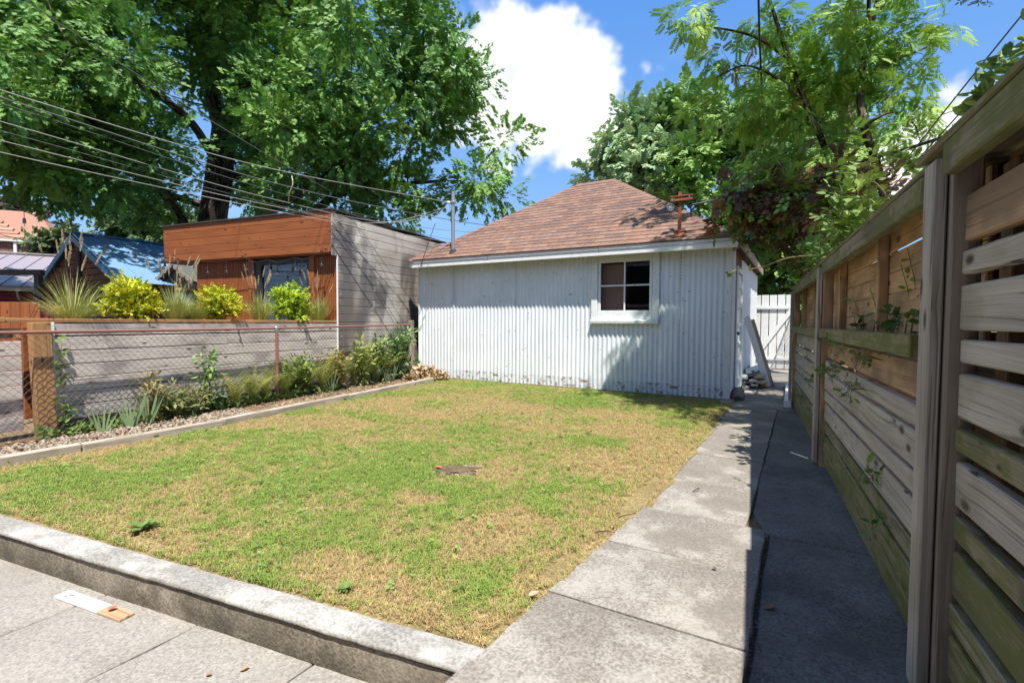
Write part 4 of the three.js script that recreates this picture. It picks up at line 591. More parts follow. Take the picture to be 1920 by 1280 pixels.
// a twig along +y with leaves facing roughly +z
function spray(kind, n, len, leaf, seed, spread = 0.9) {
  const q = rng(seed), pos = [], tris = kind === 'pinnate' ? null : leafTris(kind);
  for (let i = 0; i < n; i++) {
    const t = n > 1 ? i / (n - 1) : 0.5, side = i % 2 ? 1 : -1, y = len * (0.15 + 0.85 * t), p = V3((q() - 0.5) * len * 0.15, y, -0.12 * len * t * t + (q() - 0.5) * len * 0.25), a = side * spread * (1 - 0.75 * t) + (q() - 0.5) * 0.7;
    const d = V3(Math.sin(a), Math.cos(a), (q() - 0.6) * 0.7), z = V3((q() - 0.5) * 0.9, (q() - 0.5) * 0.5, 1), s = leaf * (0.7 + q() * 0.5);
    if (kind === 'pinnate') { const m = basis(p, d, z, s), pr = 6, lf = leafTris('lance'); for (let k = 0; k < pr; k++) for (const w of [-1, 1]) addLeaf(pos, lf, m.clone().multiply(basis(V3(0, 0.15 + k * 0.14, -0.05 * k * k / 9), V3(w * 0.9, 0.5, -0.12), V3(0, 0, 1), 0.42))); addLeaf(pos, lf, m.clone().multiply(basis(V3(0, 0.95, -0.2), V3(0, 1, -0.1), V3(0, 0, 1), 0.4))); } else addLeaf(pos, tris, basis(p, d, z, s));
  }
  const w = len * 0.006 + 0.0012, tw = [[0, 0, 0], [0, len, -0.12 * len]]; pos.push(-w, 0, 0, w, 0, 0, 0, len, -0.12 * len, 0, 0, -w, 0, 0, w, 0, len, -0.12 * len);
  return fromTris(pos);
}
const ball = (q) => { for (;;) { const v = V3(q() * 2 - 1, q() * 2 - 1, q() * 2 - 1); if (v.lengthSq() <= 1) return v; } };
function scatter(parent, name, geo, mat, list) {                 // list of [Matrix4, Color]
  const m = new THREE.InstancedMesh(geo, mat, list.length); m.name = name; list.forEach(([a, c], i) => { m.setMatrixAt(i, a); if (c) m.setColorAt(i, c); }); parent.add(m); return m;
}
// clumps of sprays inside lobes; returns clump centres too
function fillCrown(lobes, o, q) {
  const centres = [], lists = o.sprays.map(() => []);
  for (const [x, y, z, r] of lobes) {
    const n = Math.max(1, Math.round((o.fill ?? 0.5) * (r / o.clump) ** 3));
    for (let k = 0; k < n; k++) {
      const u = ball(q), l = Math.pow(q(), 0.45) / Math.max(0.2, u.length()); const c = V3(x, y, z).add(u.multiplyScalar(Math.max(0, r - o.clump * 0.35) * Math.min(l, 1 / Math.max(u.length(), 0.05)) ));
      if (o.keep && !o.keep(c)) continue;
      centres.push(c);
      const m = Math.round(o.per * (0.6 + q() * 0.8)), cr = o.clump * (0.65 + q() * 0.7), hue = q();
      for (let i = 0; i < m; i++) {
        const d = ball(q), p = c.clone().add(V3(d.x, d.y * (o.flat ?? 0.75), d.z).multiplyScalar(cr)), out = d.clone().normalize().multiplyScalar(0.8).add(V3((q() - 0.5) * 0.9, (o.droop ?? -0.15) + (q() - 0.5) * 0.7, (q() - 0.5) * 0.9));
        const ol = c.clone().sub(V3(x, y, z)).divideScalar(r), nz = V3((q() - 0.5) * 1.1 + ol.x * (o.face ?? 0.8), 0.85 + ol.y * 0.3, (q() - 0.5) * 1.1 + ol.z * (o.face ?? 0.8)); if (Math.abs(out.clone().normalize().dot(nz.clone().normalize())) > 0.97) nz.x += 1;
        lists[(q() * lists.length) | 0].push([basis(p, out, nz, (o.scale ?? 1) * (0.75 + q() * 0.5)), o.colour(q, hue)]);
      }
    }
  }
  return { centres, lists };
}
const tone = (r, g, b, v = 0.25) => (q, h) => { const k = 1 - v / 2 + q() * v + (h - 0.5) * 0.25, w = (q() - 0.5) * 0.18 + (h - 0.5) * 0.2; return new THREE.Color().setRGB(r * k * (1 + w), g * k, b * k * (1 - w)); };
function tree(name, label, category, base, limbs, lobes, o, group) {
  const g = thing(name, label, category, base, 0, group), q = rng(o.seed), B = V3(...base), off = (p) => [p[0] - base[0], p[1] - base[1], p[2] - base[2], p[3]];
  const { centres, lists } = fillCrown(lobes.map(off), o, q), wood = limbs.map((l) => limb(l.map(off), l[0][3] > 0.15 ? 12 : 7, 5));
  const samples = []; for (const l of limbs) { const c = new THREE.CatmullRomCurve3(l.map((p) => V3(...off(p)))); for (let i = 2; i <= 16; i++) samples.push([c.getPoint(i / 16), mix(l[0][3], l[l.length - 1][3], i / 16)]); }
  const tw = [], keep = Math.min(centres.length, o.twigs ?? 300), step = Math.max(1, Math.floor(centres.length / keep));
  for (let i = 0; i < centres.length; i += step) { const c = centres[i]; let best = null, bd = 1e9; for (const s of samples) { const d = s[0].distanceTo(c) + Math.max(0, s[0].y - c.y) * 0.8; if (d < bd) { bd = d; best = s; } } if (!best) continue; const r = Math.min(best[1] * 0.5, (o.twigR ?? 0.03) * (0.6 + bd * 0.25)), m = best[0].clone().lerp(c, 0.5).add(V3((q() - 0.5) * 0.25 * bd, (q() - 0.2) * 0.18 * bd, (q() - 0.5) * 0.25 * bd)); tw.push(limb([[...best[0].toArray(), r], [...m.toArray(), r * 0.65], [...c.toArray(), r * 0.25]], 5, 3)); samples.push([m, r * 0.65]); }
  if (wood.length) part(g, 'trunk', merge(wood), o.bark ?? M.bark); if (tw.length) part(g, 'branches', merge(tw), o.bark ?? M.bark);
  lists.forEach((l, i) => l.length && (scatter(g, 'crown', o.sprays[i], o.mat, l).userData.kind = 'stuff'));
  return g;
}
// =====================================================================  TREES
{
  const mapleSpray = [spray('maple', 9, 0.36, 0.11, 1), spray('maple', 10, 0.40, 0.10, 2), spray('maple', 8, 0.32, 0.125, 3)];
  const tr = [[[-16.6, -0.2, -9.0, 0.62], [-16.5, 2.2, -9.05, 0.46], [-16.48, 4.3, -9.08, 0.42], [-16.34, 5.85, -9.24, 0.40], [-16.23, 7.4, -9.37, 0.36]], [[-16.25, 7.2, -9.35, 0.30], [-15.31, 8.04, -9.35, 0.22], [-13.87, 8.96, -9.65, 0.17], [-12.9, 9.79, -9.68, 0.13], [-11.4, 11.6, -10.2, 0.06]], [[-16.23, 7.2, -9.37, 0.30], [-16.55, 8.43, -9.23, 0.24], [-16.68, 10.49, -9.25, 0.19], [-16.8, 13.5, -9.0, 0.08]], [[-16.2, 7.3, -9.4, 0.24], [-15.76, 9.47, -9.73, 0.18], [-15.9, 12.0, -9.9, 0.1]],
    [[-16.9, 2.5, -8.9, 0.26], [-16.95, 3.6, -8.4, 0.20], [-16.8, 4.28, -8.32, 0.17], [-15.88, 5.3, -7.0, 0.12], [-15.4, 6.3, -5.4, 0.06]], [[-16.4, 3.4, -9.05, 0.20], [-13.97, 4.05, -8.81, 0.14], [-11.89, 4.62, -8.87, 0.09], [-10.4, 5.5, -9.3, 0.05]], [[-16.4, 3.2, -9.1, 0.16], [-13.2, 4.1, -9.6, 0.12], [-11.17, 4.85, -9.9, 0.08], [-9.0, 5.3, -11.6, 0.04]], [[-16.3, 6.2, -9.2, 0.14], [-14.2, 6.7, -7.0, 0.10], [-13.6, 7.0, -4.6, 0.05]], [[-16.3, 5.7, -9.2, 0.13], [-13.5, 6.0, -9.6, 0.09], [-9.6, 7.4, -11.0, 0.05]], [[-16.4, 4.8, -9.1, 0.12], [-17.6, 5.4, -6.6, 0.09], [-17.6, 5.8, -3.6, 0.05]]];
  const lobes = [[-15.56, 7.37, -5.13, 3.3], [-14.27, 9.33, -8.28, 3.6], [-10.57, 8.07, -9.21, 3.0], [-9.31, 8.92, -11.14, 2.1], [-9.00, 6.81, -11.23, 1.8], [-10.54, 5.75, -10.29, 2.0], [-8.33, 5.15, -12.12, 0.95], [-9.53, 4.67, -11.40, 0.8], [-15.57, 5.3, -5.61, 1.6], [-16.4, 5.4, -4.4, 1.2], [-14.6, 4.8, -6.9, 1.3], [-15.6, 4.5, -6.4, 1.0], [-17.3, 4.7, -8, 1.3], [-10.6, 4.9, -10.5, 1.2], [-9.6, 5.2, -11.5, 1.1], [-12.2, 4.9, -9.6, 1.1], [-8.6, 4.9, -12.2, 0.9], [-11.6, 4.5, -11.4, 1.0], [-13.4, 4.7, -10.2, 1.1], [-7.9, 5.0, -12.7, 0.7], [-17.5, 4.65, -5.5, 0.9], [-16.45, 4.55, -6.2, 0.9], [-16.7, 4.95, -4.6, 0.9], [-14.09, 6.55, -3.63, 2.6], [-15.66, 13.62, -8.82, 4.6], [-10.75, 12.53, -11.62, 2.6], [-12.80, 6.05, -9.56, 2.1], [-16.47, 6.84, -8.05, 2.8], [-17.51, 7.1, -2.77, 2.5], [-7.96, 6.56, -12.40, 0.8], [-8.55, 8.42, -12.14, 1.2], [-16.26, 6.15, -10.46, 2]];
  const t = tone(0.175, 0.345, 0.066, 0.45); tree('maple_tree', 'huge dark green maple tree spreading over the studio at the left', 'tree', [-16.6, 0, -9.0], tr, lobes, { seed: 301, sprays: mapleSpray, clump: 0.70, per: 72, fill: 0.38, keep: (c) => { const al = c.x * 0.874 + c.z * 0.486, pe = Math.abs(c.x * 0.486 - c.z * 0.874 - 0.1); return !(pe < 0.95 && al > -0.3 && c.y < 8.8 && c.y > 2); }, mat: leafMat(1, 1, 1, { transmission: 0.42 }), colour: (q, h) => (q() < 0.0004 ? new THREE.Color().setRGB(0.5, 0.2, 0.04) : t(q, h)), twigs: 420, twigR: 0.04 });
}
{
  const s = [spray('oval', 16, 0.7, 0.24, 11, 1.2), spray('oval', 14, 0.6, 0.26, 12, 1.2)], mat = leafMat(1, 1, 1);
  tree('silver_poplar_tree', 'tall silvery green tree rising behind the garage ridge', 'tree', [-7.2, 0, -26.2], [[[-7.2, 0, -26.2, 0.35], [-7.3, 5, -26.1, 0.28], [-7.2, 9, -26, 0.15], [-6.6, 12, -26.1, 0.05]]], [[-7.74, 10.57, -26.01, 2.2], [-8.84, 9.32, -25.90, 1.5], [-6.45, 12.04, -26.25, 1.5], [-6.48, 8.87, -25.51, 2.4], [-10.00, 9.03, -25.79, 0.8], [-5.35, 10.22, -26.23, 2.2]], { seed: 311, sprays: s, clump: 0.7, per: 24, fill: 0.6, mat, colour: tone(0.36, 0.50, 0.26), twigs: 120 }, 'trees behind the garage');
  tree('leafy_tree', 'broad mid-green tree behind the rowan and the gate', 'tree', [-1.6, 0, -26.4], [[[-1.6, 0, -26.4, 0.4], [-1.7, 5, -26.4, 0.3], [-1.9, 9, -26.6, 0.15], [-2, 12, -26.6, 0.05]], [[-1.7, 4.5, -26.4, 0.2], [0.2, 7.5, -26.5, 0.12], [0.9, 10, -26.5, 0.04]]], [[-4.04, 10.64, -25.85, 2.0], [-2.46, 9.88, -26.73, 2.6], [-0.69, 11.26, -26.67, 2.2], [-0.62, 8.30, -26.58, 2.4], [1.01, 9.42, -26.41, 1.8], [-4.03, 7.78, -24.57, 2], [1.27, 7.29, -26.47, 1.6], [-4.97, 11.93, -25.37, 1.2], [-2.2, 6, -26, 2.2], [0.4, 5.5, -26, 2]], { seed: 312, sprays: s, clump: 0.7, per: 24, fill: 0.46, mat, colour: tone(0.21, 0.37, 0.08), twigs: 150 }, 'trees behind the garage');
  tree('dense_hedge_tree', 'dense green tree filling the gap above the white gate', 'tree', [-0.9, 0, -19.3], [[[-0.9, 0, -19.3, 0.16], [-0.9, 3, -19.3, 0.12], [-0.8, 5, -19.2, 0.05]]], [[-1.00, 2.79, -19.16, 1.2], [-1.74, 3.65, -19.93, 1.2], [-0.37, 3.56, -18.41, 1.2], [-1.16, 4.61, -21.47, 1.6], [-0.09, 4.42, -18.61, 1.3], [0.17, 5.35, -17.64, 1.2], [-1.46, 5.59, -20.18, 1.4], [-0.7, 1.7, -18.6, 1.1], [0.4, 2.4, -18, 1.0], [-2.6, 4.2, -20.5, 1.4]], { seed: 313, sprays: [spray('oval', 14, 0.5, 0.15, 14, 1.2)], clump: 0.45, per: 26, fill: 0.6, mat, colour: tone(0.18, 0.32, 0.06), twigs: 120 }, 'trees behind the garage');
  tree('added_mirror_tree', 'unseen leafy tree added beyond the left frame so the studio pane mirrors dark', 'tree', [-20, 0, 2.4], [[[-20, 0, 2.4, 0.25], [-20, 2.5, 2.3, 0.18], [-20, 6, 2.4, 0.06]]], [[-20, 3.2, 2, 2.0], [-21.4, 3.6, 3.4, 2.0], [-18.8, 3.4, 1.2, 1.6], [-20.4, 5.6, 2.6, 2.2]], { seed: 318, sprays: s, clump: 0.7, per: 26, fill: 0.7, mat, colour: tone(0.12, 0.22, 0.05), twigs: 60 });  // added tree out of view, gives the studio pane something dark to mirror
  const L = [['round_tree', 'small rounded green tree between the tiled house and the brown shed', [-26.1, 0, -8.1], [[-26.18, 4.14, -8.08, 0.85], [-25.95, 4.61, -8.23, 0.7], [-26.3, 3.3, -8.1, 0.8], [-26, 2.4, -8.1, 0.8]], [0.14, 0.22, 0.08]], ['round_tree', 'green tree tops showing above the blue shed roof', [-25, 0, -11.2], [[-26.09, 4.97, -10.48, 1.1], [-25.06, 4.86, -11.07, 1.0], [-24.05, 5.22, -11.68, 1.3], [-23, 4.6, -12.4, 1.4], [-25, 3.6, -11.2, 1.4]], [0.14, 0.22, 0.07]], ['purple_tree', 'dull purple tree top behind the tiled roof at the left edge', [-62.4, 0, -16.2], [[-62.2, 11.2, -16.4, 1.6], [-64.5, 11.4, -15.2, 1.8], [-60.8, 11.0, -17.4, 1.0], [-62.5, 9.4, -16, 2]], [0.09, 0.055, 0.06]]];
  L.forEach(([n, lab, b, lo, c], i) => tree(n, lab, 'tree', b, [[[...b, 0.2], [b[0], b[1] + 2.4, b[2], 0.14], [b[0], b[1] + 4.6, b[2], 0.05]]], lo, { seed: 320 + i, sprays: s, clump: i === 2 ? 0.6 : 0.3, scale: i === 2 ? 1 : 0.42, per: 22, fill: 0.62, mat, colour: tone(...c), twigs: 30 }, 'trees far at the left'));
}
{
  const s = [spray('pinnate', 4, 0.2, 0.15, 21, 1.0), spray('pinnate', 3, 0.16, 0.165, 22, 1.1)];
  const lobes = [[-1.71, 5.94, -8.01, 0.22], [-1.46, 5.78, -8.15, 0.35], [-0.91, 5.53, -8.69, 0.4], [-1.22, 5.29, -8.73, 0.3], [-0.84, 5.04, -8.94, 0.5], [-0.35, 6.07, -9.27, 0.6], [-0.11, 5.49, -9.62, 0.7], [0.38, 5.84, -9.22, 0.7], [0.41, 5.04, -9.44, 0.7], [0.94, 5.76, -9.55, 0.6], [0.95, 5.05, -9.40, 0.6], [1.34, 5.40, -9.53, 0.5], [1.53, 5.52, -9.41, 0.3], [1.48, 4.90, -9.36, 0.3], [1.25, 4.52, -9.21, 0.45], [1.39, 4.25, -9.28, 0.25], [-0.25, 4.74, -9.85, 0.7], [-0.91, 4.76, -9.81, 0.6], [-1.46, 5.14, -9.28, 0.35], [0.66, 4.36, -9.78, 0.6], [1.16, 4.21, -9.37, 0.35], [0.31, 3.67, -9.55, 0.7], [-0.40, 4.10, -10.08, 0.8], [0.66, 3.53, -9.52, 0.5], [1.36, 3.82, -9.01, 0.2], [-0.64, 3.82, -9.93, 0.6],
    [-0.3, 6.2, -5.9, 0.8], [0.5, 6.2, -5.4, 0.8], [1.3, 6.0, -4.6, 0.7], [0.6, 6.9, -7.4, 0.9], [-0.6, 7.0, -8.2, 0.8], [1.4, 6.6, -6.2, 0.8], [0.6, 6.2, -5.9, 0.7], ...[[-0.5, 6.2, -6.3, 0.42], [0.1, 6.2, -6.38, 0.45], [0.65, 6.2, -6.4, 0.45], [0.0, 6.5, -6.25, 0.4], [0.4, 5.9, -6.45, 0.35]].flatMap((l) => [l, l, l, l])];  // unseen lobes above the frame, the stacked ones added to shade the wall
  const limbs = [[[1.35, 0, -9.6, 0.085], [1.25, 1.8, -9.5, 0.075], [1.03, 3.28, -9.37, 0.062], [0.74, 4.33, -9.25, 0.056], [0.72, 4.94, -9.38, 0.05], [0.77, 5.43, -9.43, 0.042], [0.93, 6.3, -9.56, 0.03]], [[1.3, 0.1, -9.7, 0.075], [0.9, 2.2, -9.7, 0.062], [0.26, 4.1, -9.54, 0.05], [-0.02, 4.79, -9.41, 0.045], [-0.34, 5.73, -9.26, 0.036], [-0.58, 6.5, -9.15, 0.024]], [[-0.3, 5.5, -9.28, 0.028], [-0.7, 5.75, -8.95, 0.022], [-1.2, 5.72, -8.3, 0.014], [-1.62, 5.75, -8.05, 0.007]], [[-0.02, 4.79, -9.41, 0.028], [-0.5, 5.2, -9.1, 0.022], [-0.9, 5.3, -8.8, 0.015], [-1.3, 5.2, -8.8, 0.008]], [[0.77, 5.3, -9.4, 0.03], [0.45, 5.75, -9.2, 0.022], [0.2, 5.7, -9.3, 0.01]], [[0.73, 4.9, -9.36, 0.03], [1.1, 5.15, -9.45, 0.022], [1.5, 5.25, -9.45, 0.01]], [[0.75, 4.2, -9.26, 0.03], [1.1, 4.35, -9.3, 0.022], [1.35, 4.15, -9.3, 0.012], [1.42, 3.8, -9.1, 0.005]], [[0.8, 5.6, -9.4, 0.03], [0.6, 6.4, -7.8, 0.022], [0.3, 6.3, -6.2, 0.012]], [[0.9, 6.0, -9.5, 0.03], [1.4, 6.5, -7.2, 0.02], [1.3, 6.1, -5.0, 0.01]]];
  tree('rowan_tree', 'slender rowan tree with feathery light green leaves behind the right fence', 'tree', [1.35, 0, -9.6], limbs, lobes, { seed: 331, sprays: s, clump: 0.24, per: 12, fill: 0.28, mat: leafMat(1, 1, 1, { transmission: 0.45 }), colour: (q, h) => (q() < 0.012 ? new THREE.Color().setRGB(0.4, 0.22, 0.05) : tone(0.28, 0.46, 0.075, 0.45)(q, h)), twigs: 260, twigR: 0.012, droop: -0.3 });
  tree('tall_dark_tree', 'tall grey trunk with dark drooping foliage behind the rowan', 'tree', [1.2, 0, -14.6], [[[1.2, 0, -14.6, 0.2], [0.95, 4, -14.5, 0.17], [0.8, 8, -14.4, 0.12], [0.8, 11, -14.4, 0.06]]], [[0.2, 6.6, -14.6, 0.9], [-0.2, 5.4, -14.8, 1.0], [0.9, 5.4, -14.6, 0.8], [0.5, 4.2, -14.6, 1.0], [0.3, 8.0, -14.5, 0.9], [-0.6, 4.2, -14.8, 0.8]], { seed: 332, sprays: [spray('lance', 14, 0.4, 0.14, 25, 1.2)], clump: 0.36, per: 18, fill: 0.26, mat: leafMat(1, 1, 1, { transmission: 0.2 }), colour: tone(0.12, 0.24, 0.07), twigs: 80, droop: -0.8 });
}
{
  const s = [spray('oval', 8, 0.2, 0.085, 31, 1.1), spray('oval', 7, 0.18, 0.095, 32, 1.1)];
  const lobes = [[-1.05, 2.72, -7.71, 0.2], [-0.70, 2.86, -7.73, 0.34], [-0.85, 3.05, -7.77, 0.25], [-0.36, 2.77, -7.84, 0.42], [0.14, 2.72, -7.67, 0.42], [0.48, 2.81, -7.64, 0.3], [-0.10, 2.34, -8.33, 0.4], [-0.59, 2.46, -8.39, 0.3], [0.29, 2.39, -8.32, 0.35], [0.76, 2.99, -7.70, 0.2], [-0.18, 3.08, -7.85, 0.35], [0.5, 2.2, -8.0, 0.35], [0.4, 3.05, -7.9, 0.3]];
  tree('purple_plum_shrub', 'purple-leaved plum bush overhanging the fence and the garage corner', 'shrub', [0.75, 0, -8.3], [[[0.75, 0, -8.3, 0.05], [0.6, 1.4, -8.2, 0.045], [0.3, 2.2, -8.0, 0.035], [-0.3, 2.7, -7.85, 0.02], [-1.1, 2.6, -7.7, 0.008]], [[0.7, 0.6, -8.3, 0.04], [0.7, 2.0, -8.0, 0.03], [0.6, 2.9, -7.7, 0.012]]], lobes, { seed: 341, sprays: s, clump: 0.17, per: 17, fill: 0.5, mat: leafMat(1, 1, 1, { transmission: 0.3, roughness: 0.38 }), colour: (q, h) => (q() < 0.48 ? tone(0.24, 0.40, 0.08)(q, h) : q() < 0.26 ? tone(0.36, 0.19, 0.08)(q, h) : tone(0.18, 0.09, 0.07, 0.4)(q, h)), twigs: 110, twigR: 0.008 });
}
// =====================================================================  CLIMBERS, SPRIGS
function vine(name, label, stems, leafKind, leafSize, colour, seed, o = {}, group) {
  const b = stems[0][0], g = thing(name, label, o.category ?? 'vine', [b[0], b[1], b[2]], 0, group), q = rng(seed), wood = [], list = [];
  const geo = spray(leafKind, o.n ?? 2, leafSize * (o.n ? 1.2 : 0.5), leafSize, seed + 1, 1.2);
  for (const st of stems) { const pts = st.map((p) => V3(p[0] - b[0], p[1] - b[1], p[2] - b[2])), c = new THREE.CatmullRomCurve3(pts), L = c.getLength(); wood.push(limb(pts.map((p, i) => [p.x, p.y, p.z, (o.r ?? 0.004) * (1 - 0.6 * i / pts.length)]), 5, 5)); const n = Math.round(L * (o.density ?? 22)); for (let i = 0; i < n; i++) { const t = (o.from ?? 0.08) + (1 - (o.from ?? 0.08)) * (i + q()) / n, p = c.getPoint(Math.min(t, 1)), d = V3(q() - 0.5, (q() - 0.3) * 0.9 + (o.lift ?? 0), q() - 0.5).normalize(); list.push([basis(p.add(d.clone().multiplyScalar((o.loose ?? 0.03) * q())), d, V3(q() - 0.5, 0.9, q() - 0.5), 0.65 + q() * 0.6), colour(q, q())]); } }
  part(g, 'stem', merge(wood), o.stemMat ?? plain(0.16, 0.15, 0.06)); scatter(g, 'leaves', geo, o.mat ?? leafMat(1, 1, 1, { transmission: 0.4 }), list).userData.kind = 'stuff'; return g;
}
{
  const bright = tone(0.19, 0.30, 0.045, 0.4), q = rng(401);
  const tangle = []; for (let k = 0; k < 18; k++) { const s = 4.3 + q() * 3.2, x = FX(-s) + 0.1 * q(); tangle.push([[x + 0.1, 1.75, -s], [x - 0.02 + q() * 0.1, 1.9 + q() * 0.25, -s + (q() - 0.5) * 0.5], [x + (q() - 0.6) * 0.3, 1.9 + q() * 0.5, -s + (q() - 0.5) * 0.9]]); }
  vine('climbing_vine', 'light green vine tangled over the top of the far fence bays', tangle, 'oval', 0.075, bright, 402, { density: 34, loose: 0.08 });
  vine('vine_tendril', 'long bare tendril arching left from the fence towards the garage wall', [[[0.12, 1.85, -5.5], [-0.12, 1.86, -5.7], [-0.42, 1.80, -6.0], [-0.62, 1.79, -5.95], [-0.70, 1.72, -5.87], [-0.685, 1.68, -5.86]]], 'oval', 0.04, bright, 403, { density: 7, r: 0.006, stemMat: plain(0.42, 0.34, 0.16) });
  for (const [i, s] of [3.3, 4.4, 5.0].entries()) vine('vine_tendril', ['thin curled tendril rising above the fence top, nearest one', 'thin curled tendril rising above the fence top, middle one', 'thin curled tendril rising above the fence top, farthest one'][i], [[[FX(-s) + 0.12, 1.78, -s], [FX(-s), 2.0 + 0.05 * i, -s - 0.1], [FX(-s) - 0.12, 2.06, -s - 0.25]]], 'oval', 0.04, bright, 410 + i, { density: 12, r: 0.003 }, 'tendrils above the fence');
  const apple = tone(0.15, 0.23, 0.05, 0.4), am = leafMat(1, 1, 1, { transmission: 0.35, roughness: 0.5 });
  vine('apple_sprig', 'leafy sprig rising above the near fence top at the right edge', [[[0.86, 1.6, -3.5], [0.78, 2.18, -3.51], [0.79, 2.4, -3.52]], [[0.80, 2.1, -3.52], [0.84, 2.45, -3.55], [0.90, 2.62, -3.58]], [[0.86, 1.7, -3.5], [0.88, 2.3, -3.4], [0.97, 2.62, -3.36]]], 'oval', 0.085, apple, 421, { density: 40, r: 0.006, mat: am, from: 0.3, loose: 0.04, lift: 0.15, category: 'sprig' }, 'sprigs above the fence');
  vine('apple_sprig', 'leafy sprig above the fence beside the near post', [[[0.70, 1.6, -3.9], [0.62, 2.12, -4.0], [0.55, 2.32, -4.2]]], 'oval', 0.075, apple, 422, { density: 34, r: 0.005, mat: am, from: 0.3, loose: 0.04, lift: 0.15, category: 'sprig' }, 'sprigs above the fence');
  vine('apple_sprig', 'leafy sprig low on the fence top between the two near posts', [[[0.6, 1.6, -4.6], [0.50, 2.0, -4.7], [0.47, 2.12, -4.9]]], 'oval', 0.065, apple, 423, { density: 34, r: 0.004, mat: am, from: 0.35, loose: 0.05, category: 'sprig' }, 'sprigs above the fence');
  vine('rowan_sprig', 'hanging pinnate leaf sprig at the top right of the sky', [[[1.60, 5.2, -6.6], [1.50, 4.75, -6.75], [1.56, 4.45, -6.85]]], 'pinnate', 0.16, tone(0.10, 0.17, 0.04), 425, { density: 14, r: 0.006, from: 0.5, loose: 0.04, category: 'sprig' });
  // weeds between the slats and on the shelf
  const spots = [[0.25, 1.06, -4.3, 'hanging under the shelf near the second post'], [0.29, 1.05, -3.75, 'hanging under the middle of the shelf'], [0.335, 1.02, -3.15, 'hanging under the shelf right of its middle'], [0.22, 0.84, -4.6, 'growing out between upper slats beside the second post'], [0.27, 0.90, -3.9, 'growing out between upper slats left of the middle'], [0.30, 0.84, -3.4, 'growing out between upper slats right of the middle'], [0.345, 0.46, -2.88, 'growing between lower slats near the first post'], [0.37, 0.30, -2.66, 'growing between the lowest grey slats by the first post'], [0.24, 0.30, -4.5, 'growing between mossy slats by the second post'], [0.15, 0.62, -5.6, 'growing between slats in the far bay'], [0.08, 0.36, -6.3, 'low in the far bay']];
  spots.forEach(([x, y, z, w], i) => vine('fence_weed', 'green weed ' + w, [0, 1, 2, 3].slice(0, i < 6 ? 4 : 2).map((k) => [[x + 0.04, y, z + (k - 1.5) * 0.08], [x - 0.04, y + 0.01, z + (k - 1.5) * 0.1], [x - 0.06, y - 0.02 - q() * 0.05, z + (k - 1.5) * 0.12 + (q() - 0.5) * 0.1]]), 'oval', 0.046, tone(0.15, 0.25, 0.045), 430 + i, { density: 16, r: 0.0025, loose: 0.03, category: 'weed' }, 'weeds on the slatted fence'));
  [[3.2, 0.09], [4.1, 0.05], [2.65, 0.06], [6.1, 0.06]].forEach(([s, h], i) => vine('shelf_plant', ['broad-leaved plant on the fence shelf', 'small plant at the far end of the near shelf bay', 'small plant on the shelf by the first post', 'small plant on the far shelf bay'][i], [0, 1, 2].map((k) => [[FX(-s) + 0.08, 1.14, -s], [FX(-s) + 0.06 + 0.03 * k, 1.2 + h, -s + (k - 1) * 0.06]]), 'oval', 0.05, tone(0.09, 0.19, 0.04), 450 + i, { density: 22, r: 0.003, category: 'plant' }, 'plants on the fence shelf'));
  [[2.95, 0.42], [3.05, 0.35], [4.3, 0.25], [3.75, 0.28]].forEach(([s, h], i) => vine('shelf_stalk', ['tall thin stalk on the shelf right of the stud', 'second thin stalk on the shelf right of the stud', 'short straw stalk on the shelf by the second post', 'thin straw stalk on the shelf left of the stud'][i], [[[FX(-s) + 0.1, 1.14, -s], [FX(-s) + 0.11, 1.14 + h * 0.5, -s + 0.03], [FX(-s) + 0.08, 1.14 + h, -s - 0.02]]], 'oval', 0.05, bright, 460 + i, { density: 9, r: 0.003, category: 'plant' }, 'stalks on the fence shelf'));
  vine('ivy', 'bright ivy in the gap between the studio and the garage', [[[-7.46, 0, -9.1], [-7.44, 1.2, -9.05], [-7.42, 2.3, -9.0]], [[-7.55, 0, -9.1], [-7.5, 1.3, -9.0], [-7.48, 2.25, -9.02]]], 'oval', 0.11, tone(0.15, 0.25, 0.04), 470, { density: 70, loose: 0.12, n: 3 });
  vine('post_vine', 'small green vine climbing the right edge of the orange post', [[[WX(-2.1) + 0.1, 0, -2.1], [WX(-2.08) + 0.1, 0.5, -2.08], [WX(-2.1) + 0.1, 0.95, -2.1]], [[WX(-2.15) + 0.1, 0, -2.15], [WX(-2.15) + 0.12, 0.35, -2.12]]], 'oval', 0.06, tone(0.18, 0.30, 0.05), 471, { density: 32 });
  vine('garage_weed', 'bright green weed at the left foot of the garage', [[[-7.32, 0, -8.45], [-7.34, 0.3, -8.4], [-7.28, 0.5, -8.35]], [[-7.3, 0, -8.45], [-7.2, 0.35, -8.36]]], 'oval', 0.09, tone(0.15, 0.28, 0.04), 472, { density: 26, category: 'weed' });
}
{ const m = solo('dangling_twig', limb([[0, 0, 0, 0.009], [0.05, -0.14, 0.02, 0.008], [-0.02, -0.28, 0.03, 0.006], [-0.10, -0.42, 0.0, 0.004]], 5, 4), plain(0.5, 0.45, 0.36), 'pale dead twig dangling from the cables before the maple', 'twig'); m.position.set(-7.28, 3.58, -5.3); }
